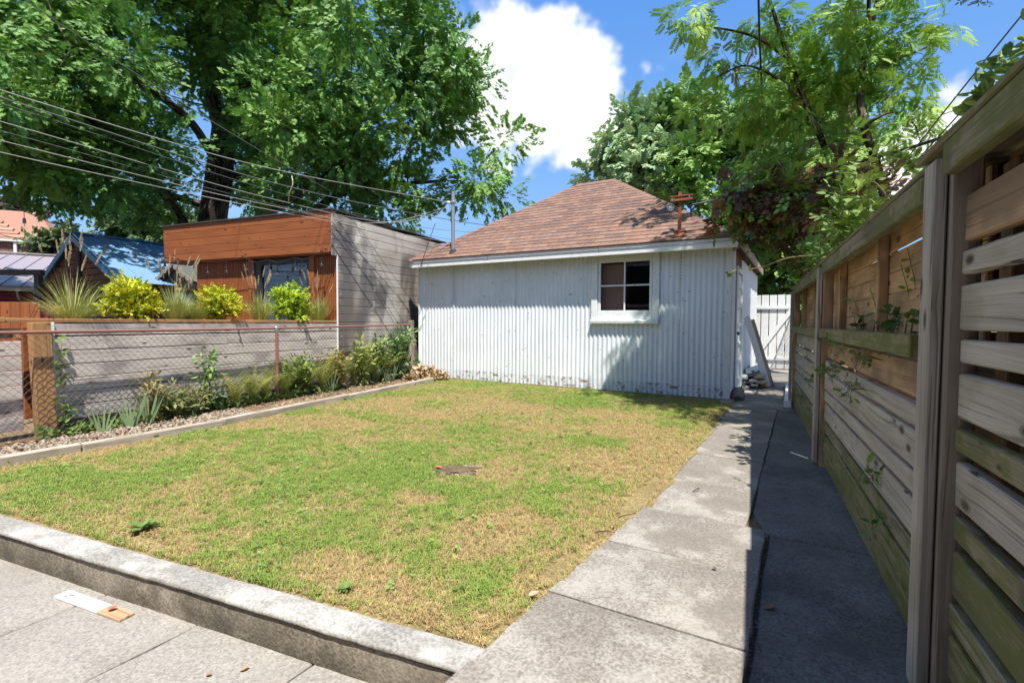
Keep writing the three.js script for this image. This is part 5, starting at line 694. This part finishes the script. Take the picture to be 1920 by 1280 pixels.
// =====================================================================  PLANTER PLANTS
function ribbon(pos, p0, d, len, w, bend, q, segs = 5) {              // arching strap leaf
  const s = V3(-d.z, 0, d.x).normalize(); let p = p0.clone(), dir = d.clone().normalize(), prev = null; for (let i = 0; i <= segs; i++) { const t = i / segs, ww = w * (1 - t * t * 0.95), a = p.clone().addScaledVector(s, -ww), b = p.clone().addScaledVector(s, ww); if (prev) pos.push(...prev[0].toArray(), ...prev[1].toArray(), ...b.toArray(), ...prev[0].toArray(), ...b.toArray(), ...a.toArray()); prev = [a, b]; p.addScaledVector(dir, len / segs); dir.y -= bend / segs; dir.normalize(); }
  return p;
}
function ornamentalGrass(label, x, y, z, h, wide, seed, plumes) {
  const g = thing('ornamental_grass', label, 'grass plant', [x, y, z], 0, 'ornamental grasses in the planter'), q = rng(seed), A = [], B = [], C = [], D = [];
  for (let i = 0; i < 420; i++) { const a = q() * 6.283, l = 0.05 + q() * wide, d = V3(Math.cos(a) * l, 0.75, Math.sin(a) * l); ribbon(i % 3 ? A : B, V3(Math.cos(a) * 0.07 * q(), -0.02, Math.sin(a) * 0.07 * q()), d, h * (0.5 + q() * 0.55), 0.0036, 0.5 + q() * 0.9, q); }
  for (let i = 0; i < plumes; i++) { const a = q() * 6.283, l = 0.05 + q() * 0.3, d = V3(Math.cos(a) * l, 1, Math.sin(a) * l), tip = ribbon(C, V3(0, 0, 0), d, h * (0.75 + q() * 0.35), 0.004, 0.25, q, 4); const e = tip.clone().add(V3(d.x * 0.2 + 0.03, 0.15, d.z * 0.2)); for (let k = 0; k < 90; k++) { const t = q(), p = tip.clone().lerp(e, t), r = 0.010 * Math.sin(Math.PI * (0.15 + 0.8 * t)) + 0.002, w = q() * 6.283; const o = V3(Math.cos(w) * r, 0.014, Math.sin(w) * r); D.push(...p.toArray(), ...p.clone().add(o).toArray(), ...p.clone().add(V3(o.x * 0.3 + 0.003, 0.02, o.z * 0.3)).toArray()); } }
  part(g, 'blades', fromTris(A), leafMat(0.36, 0.43, 0.11)).userData.kind = 'stuff'; part(g, 'dry_blades', fromTris(B), leafMat(0.46, 0.42, 0.17)).userData.kind = 'stuff'; part(g, 'stalks', fromTris(C), plain(0.46, 0.40, 0.20)).userData.kind = 'stuff'; part(g, 'seed_heads', fromTris(D), plain(0.58, 0.44, 0.27)).userData.kind = 'stuff';
}
{
  const X = (z) => WX(z) - 0.25;
  ornamentalGrass('leftmost tuft of plumed grass in the planter, beside the orange post', X(-2.32), 1.14, -2.32, 0.66, 0.75, 501, 12); ornamentalGrass('plumed grass between the left and middle yellow shrubs', X(-3.45), 1.14, -3.45, 0.62, 0.5, 502, 16); ornamentalGrass('short plumed grass close left of the middle yellow shrub', X(-3.68), 1.14, -3.68, 0.45, 0.5, 505, 5); ornamentalGrass('plumed grass between the middle and right yellow shrubs', X(-4.75), 1.14, -4.75, 0.58, 0.4, 503, 13); ornamentalGrass('rightmost plumed grass at the studio corner', X(-5.98), 1.14, -5.98, 0.62, 0.42, 504, 12);
  const s = [spray('oval', 11, 0.085, 0.026, 41, 1.2), spray('oval', 10, 0.075, 0.028, 42, 1.2)];
  [['left yellow-green shrub, largest, in the planter', -2.90, 0.30], ['middle yellow-green shrub in the planter', -4.08, 0.30], ['right yellow-green shrub in front of the studio window', -5.36, 0.35]].forEach(([lab, z, r], i) => {
    const x = X(z), y = 1.14; tree('golden_shrub', lab, 'shrub', [x, y, z], [0, 1, 2, 3, 4].map((k) => [[x, y - 0.02, z, 0.012], [x + Math.cos(k * 1.26) * 0.1, y + r * 0.6, z + Math.sin(k * 1.26) * 0.1, 0.008], [x + Math.cos(k * 1.26) * 0.2, y + r * 1.4, z + Math.sin(k * 1.26) * 0.2, 0.003]]), [[x, y + r * 0.85, z, r * 0.9], [x, y + r * 1.3, z - 0.06, r * 0.6], [x + 0.04, y + r * 1.2, z + 0.14, r * 0.55], [x, y + r * 0.7, z - 0.2, r * 0.45], [x, y + r * 0.7, z + 0.22, r * 0.45]], { seed: 511 + i, sprays: s, clump: 0.07, per: 13, fill: 0.62, mat: leafMat(1, 1, 1, { transmission: 0.35 }), colour: i === 2 ? tone(0.40, 0.52, 0.03, 0.45) : tone(0.54, 0.56, 0.03, 0.45), twigs: 90, twigR: 0.004, droop: 0.35 }, 'golden shrubs in the planter'); });
}
// =====================================================================  GARDEN BED PLANTS
{
  const q = rng(601);
  const iris = (label, x, z, h, n, seed) => { const r = rng(seed), g = thing('iris_plant', label, 'iris', [x, 0, z], r() * 3, 'iris fans in the garden bed'), pos = []; for (let i = 0; i < n; i++) { const a = (i / (n - 1) - 0.5) * 0.9, d = V3(a + (r() - 0.5) * 0.15, 1, (r() - 0.5) * 0.3); const base = V3(a * 0.06, -0.01, (r() - 0.5) * 0.04), L = h * (0.6 + r() * 0.4), p = base, side = V3(1, 0, 0.25).normalize(); let pr = null, dir = d.normalize(), pt = p.clone(); for (let k = 0; k <= 5; k++) { const t = k / 5, w = 0.014 * (1 - t ** 3), A = pt.clone().addScaledVector(side, -w), B = pt.clone().addScaledVector(side, w); if (pr) pos.push(...pr[0].toArray(), ...pr[1].toArray(), ...B.toArray(), ...pr[0].toArray(), ...B.toArray(), ...A.toArray()); pr = [A, B]; pt.addScaledVector(dir, L / 5); dir.y -= 0.06; dir.normalize(); } } part(g, 'leaf_fan', fromTris(pos), leafMat(0.25, 0.34, 0.18, { roughness: 0.5 })); return g; };
  [[-6.42, -2.35, 0.36, 6, 'nearest small iris fan by the orange post'], [-6.45, -2.62, 0.5, 7, 'leaning iris fan, second from the orange post'], [-6.50, -2.82, 0.62, 9, 'tall iris fan amid brown stems, third from the orange post'], [-6.62, -3.35, 0.34, 5, 'short iris fan halfway to the red fence post'], [-6.63, -3.72, 0.42, 6, 'iris fan beside the tall feathery weed'], [-6.9, -5.75, 0.5, 6, 'iris fan in front of the ferns just past the red post'], [-7.0, -6.35, 0.42, 6, 'iris fan in the middle of the fern row'], [-7.1, -6.95, 0.55, 8, 'grey-green iris fan near the far fence post'], [-7.05, -7.2, 0.4, 7, 'low iris fan near the far fence post'], [-7.12, -7.45, 0.5, 7, 'farthest iris fan beside the leaf pile']].forEach(([x, z, h, n, l], i) => iris(l, x, z, h, n, 610 + i));
  // ferns: arching fronds with paired leaflets
  const frond = (seed) => { const r = rng(seed), pos = []; const L = 0.80, n = 20; let p = V3(0, 0, 0), d = V3(0, 1, 0.32).normalize(); for (let k = 0; k < n; k++) { const t = k / n, w = 0.066 * Math.sin(Math.PI * (0.12 + 0.86 * t)) + 0.006; for (const s of [-1, 1]) { const tip = p.clone().add(V3(s * w, w * 0.2 - 0.01, 0)).addScaledVector(d, w * 0.45), b = p.clone().addScaledVector(d, 0.012), m = p.clone().lerp(tip, 0.5).addScaledVector(d, 0.009); pos.push(...p.toArray(), ...tip.toArray(), ...m.toArray(), ...p.toArray(), ...m.toArray(), ...b.toArray()); } const pp = p.clone(); p.addScaledVector(d, L / n); pos.push(pp.x - 0.002, pp.y, pp.z, pp.x + 0.002, pp.y, pp.z, p.x, p.y, p.z); d.y -= 0.078 + r() * 0.03; d.x += (r() - 0.5) * 0.06; d.normalize(); } return fromTris(pos); };
  const fr = [frond(1), frond(2)];
  const fern = (label, x, z, size, seed, c) => { const r = rng(seed), g = thing('fern', label, 'fern', [x, 0, z], 0, 'ferns along the wire fence'), list = [[], []]; const n = 34; for (let i = 0; i < n; i++) { const a = i / n * 6.283 + r() * 0.5, m = new THREE.Matrix4().compose(V3(0, 0.02, 0), new THREE.Quaternion().setFromEuler(new THREE.Euler((r() - 0.7) * 0.5, a, (r() - 0.5) * 0.3, 'YXZ')), V3(1, 1, 1).multiplyScalar(size * (0.55 + r() * 0.6))); list[i % 2].push([m, tone(...c, 0.4)(r, r())]); } list.forEach((l, i) => { scatter(g, 'fronds', fr[i], leafMat(1, 1, 1, { transmission: 0.35 }), l).userData.kind = 'stuff'; }); };
  const zs = [-4.0, -4.25, -4.55, -4.85, -5.15, -5.4, -5.65, -5.95, -6.2, -6.5, -6.75, -7.0, -7.3]; zs.forEach((z, i) => fern('yellow-green fern along the wire fence, ' + (['first', 'second', 'third', 'fourth', 'fifth', 'sixth', 'seventh', 'eighth', 'ninth', 'tenth', 'eleventh', 'twelfth', 'last'][i]) + ' of the row from the left', CX(z) - 0.02 + (q() - 0.5) * 0.16, z, 0.72 + q() * 0.4 + (i === 0 ? -0.25 : 0), 640 + i, i % 4 === 3 ? [0.27, 0.34, 0.07] : [0.36, 0.38, 0.08]));
  // tall weeds
  const weed = (name, label, x, z, h, n, spread, kind, leaf, c, seed) => vine(name, label, Array.from({ length: n }, (_, k) => { const r = rng(seed + k * 7), a = r() * 6.283, l = spread * r(); return [[x, 0, z], [x + Math.cos(a) * l * 0.5, h * 0.5, z + Math.sin(a) * l * 0.5], [x + Math.cos(a) * l, h * (0.75 + r() * 0.3), z + Math.sin(a) * l]]; }), kind, leaf, tone(...c.map((v) => v * 1.4), 0.4), seed, { density: 30, from: 0.12, n: 3, category: 'weed' }, 'tall weeds along the wire fence');
  weed('tall_weed', 'tall feathery weed against the planter boards', -6.72, -3.62, 0.85, 4, 0.14, 'lance', 0.09, [0.16, 0.25, 0.07], 661); weed('tall_weed', 'tall leafy weed clump at the far wooden fence post', -7.28, -7.75, 1.05, 12, 0.32, 'lance', 0.11, [0.16, 0.26, 0.09], 662); weed('tall_weed', 'leafy weed clump left of the far wooden fence post', -7.2, -7.2, 0.85, 9, 0.3, 'lance', 0.11, [0.20, 0.27, 0.09], 663); weed('tall_weed', 'pale weed clump behind the fern row', -7.1, -6.6, 0.75, 8, 0.28, 'lance', 0.10, [0.27, 0.31, 0.10], 664); weed('tall_weed', 'weed clump with rusty tips in the fern row', -7.0, -6.0, 0.65, 7, 0.25, 'oval', 0.06, [0.27, 0.22, 0.06], 665); weed('tall_weed', 'leafy green weed clump just past the red post', -6.9, -5.2, 0.6, 8, 0.25, 'oval', 0.075, [0.17, 0.23, 0.05], 666);
  weed('brown_weed', 'dry brown stems behind the tall iris fan', -6.62, -2.95, 0.5, 9, 0.25, 'lance', 0.07, [0.24, 0.20, 0.08], 667); weed('brown_weed', 'dry olive weed between the iris fans', -6.6, -3.15, 0.34, 10, 0.25, 'lance', 0.10, [0.17, 0.20, 0.07], 668); weed('brown_weed', 'low dry weed left of the tall feathery weed', -6.7, -3.4, 0.32, 8, 0.25, 'lance', 0.08, [0.22, 0.22, 0.08], 669);
  // ground cover and fallen leaves
  const gc = [], gs = spray('oval', 5, 0.05, 0.05, 51, 1.4); for (let i = 0; i < 900; i++) { const z = -1.9 - Math.pow(q(), 0.8) * 4.2, x = CX(z) + (q() - 0.6) * 0.34; gc.push([basis(V3(x, 0.005 + q() * 0.04, z), V3(q() - 0.5, 0.4, q() - 0.5), V3(0, 1, 0.1), 0.6 + q() * 0.8), tone(0.13, 0.20, 0.05, 0.4)(q, q())]); }
  const gcm = scatter(scene, 'ground_cover', gs, leafMat(1, 1, 1), gc); tag(gcm, 'low green ground cover under the wire fence', 'ground cover').userData.kind = 'stuff';
  const lt = [], dl = fromTris(leafTris('oval').flat()); const put = (x, y, z, s, c) => lt.push([basis(V3(x, y, z), V3(q() - 0.5, (q() - 0.5) * 0.4, q() - 0.5), V3(q() - 0.5, 1.2, q() - 0.5), s), new THREE.Color().setRGB(...c).multiplyScalar(0.6 + q() * 0.8)]);
  for (let i = 0; i < 2600; i++) { const z = -0.8 - q() * 7.4, a = edgeX(z) - 0.06, b = WX(z) + 0.05; put(mix(a, b, Math.pow(q(), 0.7)), 0.004 + q() * 0.012, z, 0.018 + q() * 0.03, q() < 0.4 ? [0.34, 0.27, 0.17] : [0.22, 0.14, 0.08]); }
  const lm = scatter(scene, 'leaf_litter', dl, plain(1, 1, 1, { roughness: 0.9 }), lt); tag(lm, 'dry brown leaf litter scattered over the garden bed', 'leaf litter').userData.kind = 'stuff';
  const pile = thing('leaf_pile', 'heap of dry tan leaves at the left foot of the garage', 'leaf pile', [-6.82, 0, -8.05]), pl = []; for (let i = 0; i < 1900; i++) { const a = q() * 6.283, r = Math.sqrt(q()), h = 0.26 * (1 - r * r) * q(); pl.push([basis(V3(Math.cos(a) * r * 0.58, 0.01 + h, Math.sin(a) * r * 0.36 - 0.02), V3(q() - 0.5, (q() - 0.4) * 0.9, q() - 0.5), V3(q() - 0.5, 0.8, q() - 0.5), 0.05 + q() * 0.06), new THREE.Color().setRGB(...(q() < 0.5 ? [0.42, 0.31, 0.17] : q() < 0.5 ? [0.30, 0.19, 0.10] : [0.5, 0.4, 0.24])  ).multiplyScalar(0.7 + q() * 0.6)]); }
  scatter(pile, 'dry_leaves', dl, plain(1, 1, 1, { roughness: 0.9 }), pl).userData.kind = 'stuff'; const mound = new THREE.SphereGeometry(1, 20, 10, 0, 6.283, 0, 1.57); mound.scale(0.5, 0.2, 0.3); part(pile, 'mound', mound, M.soil, 0, -0.01, 0);
  // loose leaves and twigs that one can see singly
  const loose = (x, y, z, s, c, l, n = 'fallen_leaf') => { const m = solo(n, moved(dl, 0, 0, 0, -1.35, 0, 0), plain(...c, { roughness: 0.9 }), l, n === 'fallen_leaf' ? 'leaf' : 'twig', 'fallen leaves'); m.position.set(x, y, z); m.scale.setScalar(s); m.rotation.y = x * 7; };
  loose(-2.76, -0.152, -1.01, 0.04, [0.34, 0.09, 0.06], 'reddish dry leaf lying on the wood strip'); loose(-1.86, -0.166, -1.10, 0.035, [0.34, 0.22, 0.13], 'tan dry leaf on the patio close to the kerb'); loose(-1.95, -0.166, -1.02, 0.025, [0.28, 0.14, 0.09], 'small brown leaf on the patio right of the wood strip'); loose(-0.99, 0.016, -1.86, 0.05, [0.44, 0.30, 0.20], 'tan dry leaf at the path edge of the lawn'); loose(-0.10, -0.02, -2.35, 0.05, [0.22, 0.12, 0.07], 'brown dry leaf in the joint of the path'); loose(-0.34, 0.012, -2.55, 0.03, [0.07, 0.06, 0.05], 'dark curled leaf on the path slab'); loose(-2.45, 0.03, -3.12, 0.07, [0.40, 0.12, 0.05], 'rust-red leaf in the bare patch of the lawn');
  for (const [x, z, a, l] of [[-0.90, -2.95, 0.9, 'short dark twig on the path edge'], [-0.93, -2.66, 0.4, 'bent dark twig at the lawn edge'], [-0.62, -3.75, 1.2, 'thin twig across the middle of the path']]) { const m = solo('twig', limb([[-0.05, 0, 0, 0.004], [0, 0.012, 0.01, 0.004], [0.06, 0, -0.01, 0.002]], 5, 3), plain(0.07, 0.05, 0.04), l, 'twig', 'twigs on the path'); m.position.set(x, x < -0.85 ? 0.014 : -0.006, z); m.rotation.y = a; }
}
// =====================================================================  LAWN GRASS
{
  const q = rng(701), tuft = (seed, n) => { const r = rng(seed), pos = []; for (let i = 0; i < n; i++) { const a = r() * 6.283, l = 0.25 + r() * 0.9, d = V3(Math.cos(a) * l, 1, Math.sin(a) * l); ribbon(pos, V3((r() - 0.5) * 0.03, -0.004, (r() - 0.5) * 0.03), d, 0.018 + r() * r() * 0.045, 0.0016, 0.7 + r() * 1.4, r, 2); } return fromTris(pos); };
  const tufts = [tuft(1, 10), tuft(2, 10), tuft(3, 9)], lists = [[], [], []], pn = new ImprovedNoise();
  const dry = [[-4.83, -4.01, 0.8, 0.35], [-4.2, -5.0, 0.9, 0.45], [-3.52, -5.9, 1.3, 0.65], [-4.6, -6.4, 1.0, 0.6], [-1.7, -5.4, 0.7, 0.5], [-1.35, -4.05, 0.5, 0.6], [-1.16, -4.7, 0.35, 0.7], [-2.22, -2.55, 0.28, 0.16], [-1.84, -1.62, 0.42, 0.2], [-1.35, -1.5, 0.3, 0.12], [-5.55, -1.6, 0.3, 1.2], [-2.63, -5.0, 0.7, 0.5], [-5.5, -3.5, 0.5, 0.6], [-3.05, -1.33, 0.5, 0.13], [-1.5, -2.35, 0.25, 0.5], [-5.3, -5.4, 0.6, 1.0], [-2.2, -6.2, 0.9, 0.4], [-2.05, -3.25, 0.3, 0.2]];
  const bare = [[-2.37, -3.16, 0.18, 0.16], [-2.30, -3.28, 0.1, 0.12], [-3.0, -1.30, 0.22, 0.05], [-1.0, -2.2, 0.06, 0.2], [-0.93, -3.4, 0.08, 0.6]];
  const N = 165000;
  for (let i = 0; i < N; i++) {
    const near = i < N * 0.47, z = near ? -0.75 - q() * 2.9 : -3.65 - q() * 4.72, x0 = edgeX(z) + 0.05, x1 = pathX(z) + 0.015; const x = mix(x0, x1, q());
    if (z > curbIn(x) - 0.015) continue; const ex = x1 - x, rag = pn.noise(x * 3, z * 3, 2) * 0.10 + 0.05; if (ex < rag && q() < 0.7) continue;
    if (near && x < -5.2 && z > -0.9) continue;
    let b = 0; for (const [a, c, ra, rc] of bare) b = Math.max(b, 1 - ((x - a) / ra) ** 2 - ((z - c) / rc) ** 2); if (b + pn.noise(x * 14, z * 14, 5) * 0.5 > 0.25) continue;
    let d = 0; for (const [a, c, ra, rc] of dry) d = Math.max(d, 1 - ((x - a) / ra) ** 2 - ((z - c) / rc) ** 2);
    const n = pn.noise(x * 0.9, z * 0.9, 9) * 0.4 + pn.noise(x * 2.4, z * 2.4, 1) * 0.32 + pn.noise(x * 7, z * 7, 3) * 0.4 + pn.noise(x * 19, z * 19, 6) * 0.35, t = sst(-0.05, 0.85, 0.36 + n + Math.max(0, d) * 0.6 + 0.12 * sst(-2.6, -1.0, x) + (ex < 0.2 ? 0.2 : 0));
    const straw = q() < t * 0.85 + 0.05; if (straw && q() < 0.22) continue; const k = 0.75 + q() * 0.5, c = straw ? (q() < 0.28 ? [0.42, 0.28, 0.14] : [0.53, 0.41, 0.20]) : mixc([0.225, 0.325, 0.064], [0.39, 0.40, 0.12], clamp(t * 0.8 + (q() - 0.5) * 0.5));
    const s = (straw ? 0.7 : 0.8 + 0.3 * (1 - t)) * (0.75 + q() * 0.5);
    lists[i % 3].push([new THREE.Matrix4().compose(V3(x, 0, z), new THREE.Quaternion().setFromEuler(new THREE.Euler((q() - 0.5) * 0.3, q() * 6.283, (q() - 0.5) * 0.3)), V3(s, s, s)), new THREE.Color().setRGB(c[0] * k, c[1] * k, c[2] * k)]);
  }
  function mixc(a, b, t) { return c3(a, b, t); }
  const g = new THREE.Group(); g.name = 'lawn_grass'; g.userData.kind = 'stuff'; tag(g, 'short patchy green and straw-coloured lawn grass', 'grass'); scene.add(g);
  lists.forEach((l, i) => { scatter(g, 'grass_blades', tufts[i], leafMat(1, 1, 1, { transmission: 0.25, roughness: 0.75, specularIntensity: 0.25 }), l).userData.kind = 'stuff'; });
  // clover and broad weeds in the turf
  const cl = [], cg = spray('oval', 5, 0.016, 0.014, 71, 2.4); for (let i = 0; i < 3000; i++) { const z = -0.95 - q() * 7.2, x = mix(edgeX(z) + 0.08, pathX(z) - 0.12, q()); if (z > curbIn(x) - 0.03 || pn.noise(x * 1.6, z * 1.6, 21) < 0.08) continue; cl.push([basis(V3(x, 0.012 + q() * 0.014, z), V3(q() - 0.5, 0.25, q() - 0.5), V3(0.1, 1, 0), 0.6 + q() * 0.8), tone(0.22, 0.34, 0.08)(q, q())]); }
  const cm = scatter(scene, 'clover', cg, leafMat(1, 1, 1), cl); tag(cm, 'small clover leaves scattered through the lawn', 'clover').userData.kind = 'stuff';
  const dand = (x, z, r, l) => { const pos = [], t = leafTris('lance'); for (let k = 0; k < 22; k++) { const a = k * 2.4 + q() * 0.4; addLeaf(pos, t, basis(V3(0, 0.012, 0), V3(Math.cos(a), 0.15 + q() * 0.7, Math.sin(a)), V3(0.01, 1, 0), r * (0.6 + q() * 0.5))); } const m = solo('rosette_weed', fromTris(pos), leafMat(0.17, 0.27, 0.06), l, 'weed', 'rosette weeds in the lawn'); m.position.set(x, 0, z); };
  dand(-3.22, -1.36, 0.10, 'broad rosette weed at the kerb edge, left'); dand(-1.72, -1.50, 0.05, 'small rosette weed at the kerb near the path corner');
  { const m = new THREE.SphereGeometry(1, 22, 12), p = m.attributes.position; for (let i = 0; i < p.count; i++) { const x = p.getX(i), y = p.getY(i), z = p.getZ(i), n = 1 + pn.noise(x * 3, y * 3, z * 3) * 0.5 + pn.noise(x * 8, y * 8, z * 8) * 0.35; p.setXYZ(i, x * 0.17 * n, y * 0.032 * n, z * 0.12 * n); } m.computeVertexNormals(); const t = solo('dirt_clump', m, M.soil, 'crumbly bare dirt clump in the middle of the lawn', 'dirt clump'); t.position.set(-2.36, 0.002, -3.18); t.rotation.y = 0.5; }
  const peb = []; const pg = new THREE.IcosahedronGeometry(1, 0); for (let i = 0; i < 420; i++) { const b = bare[(q() * 2) | 0], a = q() * 6.283, r = Math.sqrt(q()); peb.push([new THREE.Matrix4().compose(V3(b[0] + Math.cos(a) * r * b[2], 0.0, b[1] + Math.sin(a) * r * b[3]), new THREE.Quaternion().setFromEuler(new THREE.Euler(q() * 3, q() * 3, 0)), V3(0.004 + q() * q() * 0.03, 0.003 + q() * q() * 0.022, 0.004 + q() * q() * 0.03)), new THREE.Color().setRGB(...[0.30, 0.235, 0.165]).multiplyScalar(0.6 + q() * 0.7)]); }
  const gv = []; for (let i = 0; i < 2600; i++) { const z = -0.7 - Math.pow(q(), 1.4) * 3.2, x = mix(edgeX(z) - 0.07, CX(z) + 0.1, q()), s = 0.006 + q() * 0.016; gv.push([new THREE.Matrix4().compose(V3(x, 0.002, z), new THREE.Quaternion().setFromEuler(new THREE.Euler(q() * 3, q() * 3, 0)), V3(s, s * 0.6, s)), new THREE.Color().setRGB(...[0.33, 0.28, 0.22]).multiplyScalar(0.5 + q() * 0.8)]); }
  tag(scatter(scene, 'bare_soil_crumbs', pg, plain(1, 1, 1, { roughness: 1 }), peb), 'grey soil crumbs in the bare patch of the lawn', 'soil').userData.kind = 'stuff';
  tag(scatter(scene, 'gravel', pg, plain(1, 1, 1, { roughness: 1 }), gv), 'pale gravel and wood chips at the near end of the garden bed', 'gravel').userData.kind = 'stuff';
}
scene.traverse((o) => { if (o.isMesh) { o.castShadow = true; o.receiveShadow = true; } });
renderer.render(scene, camera);
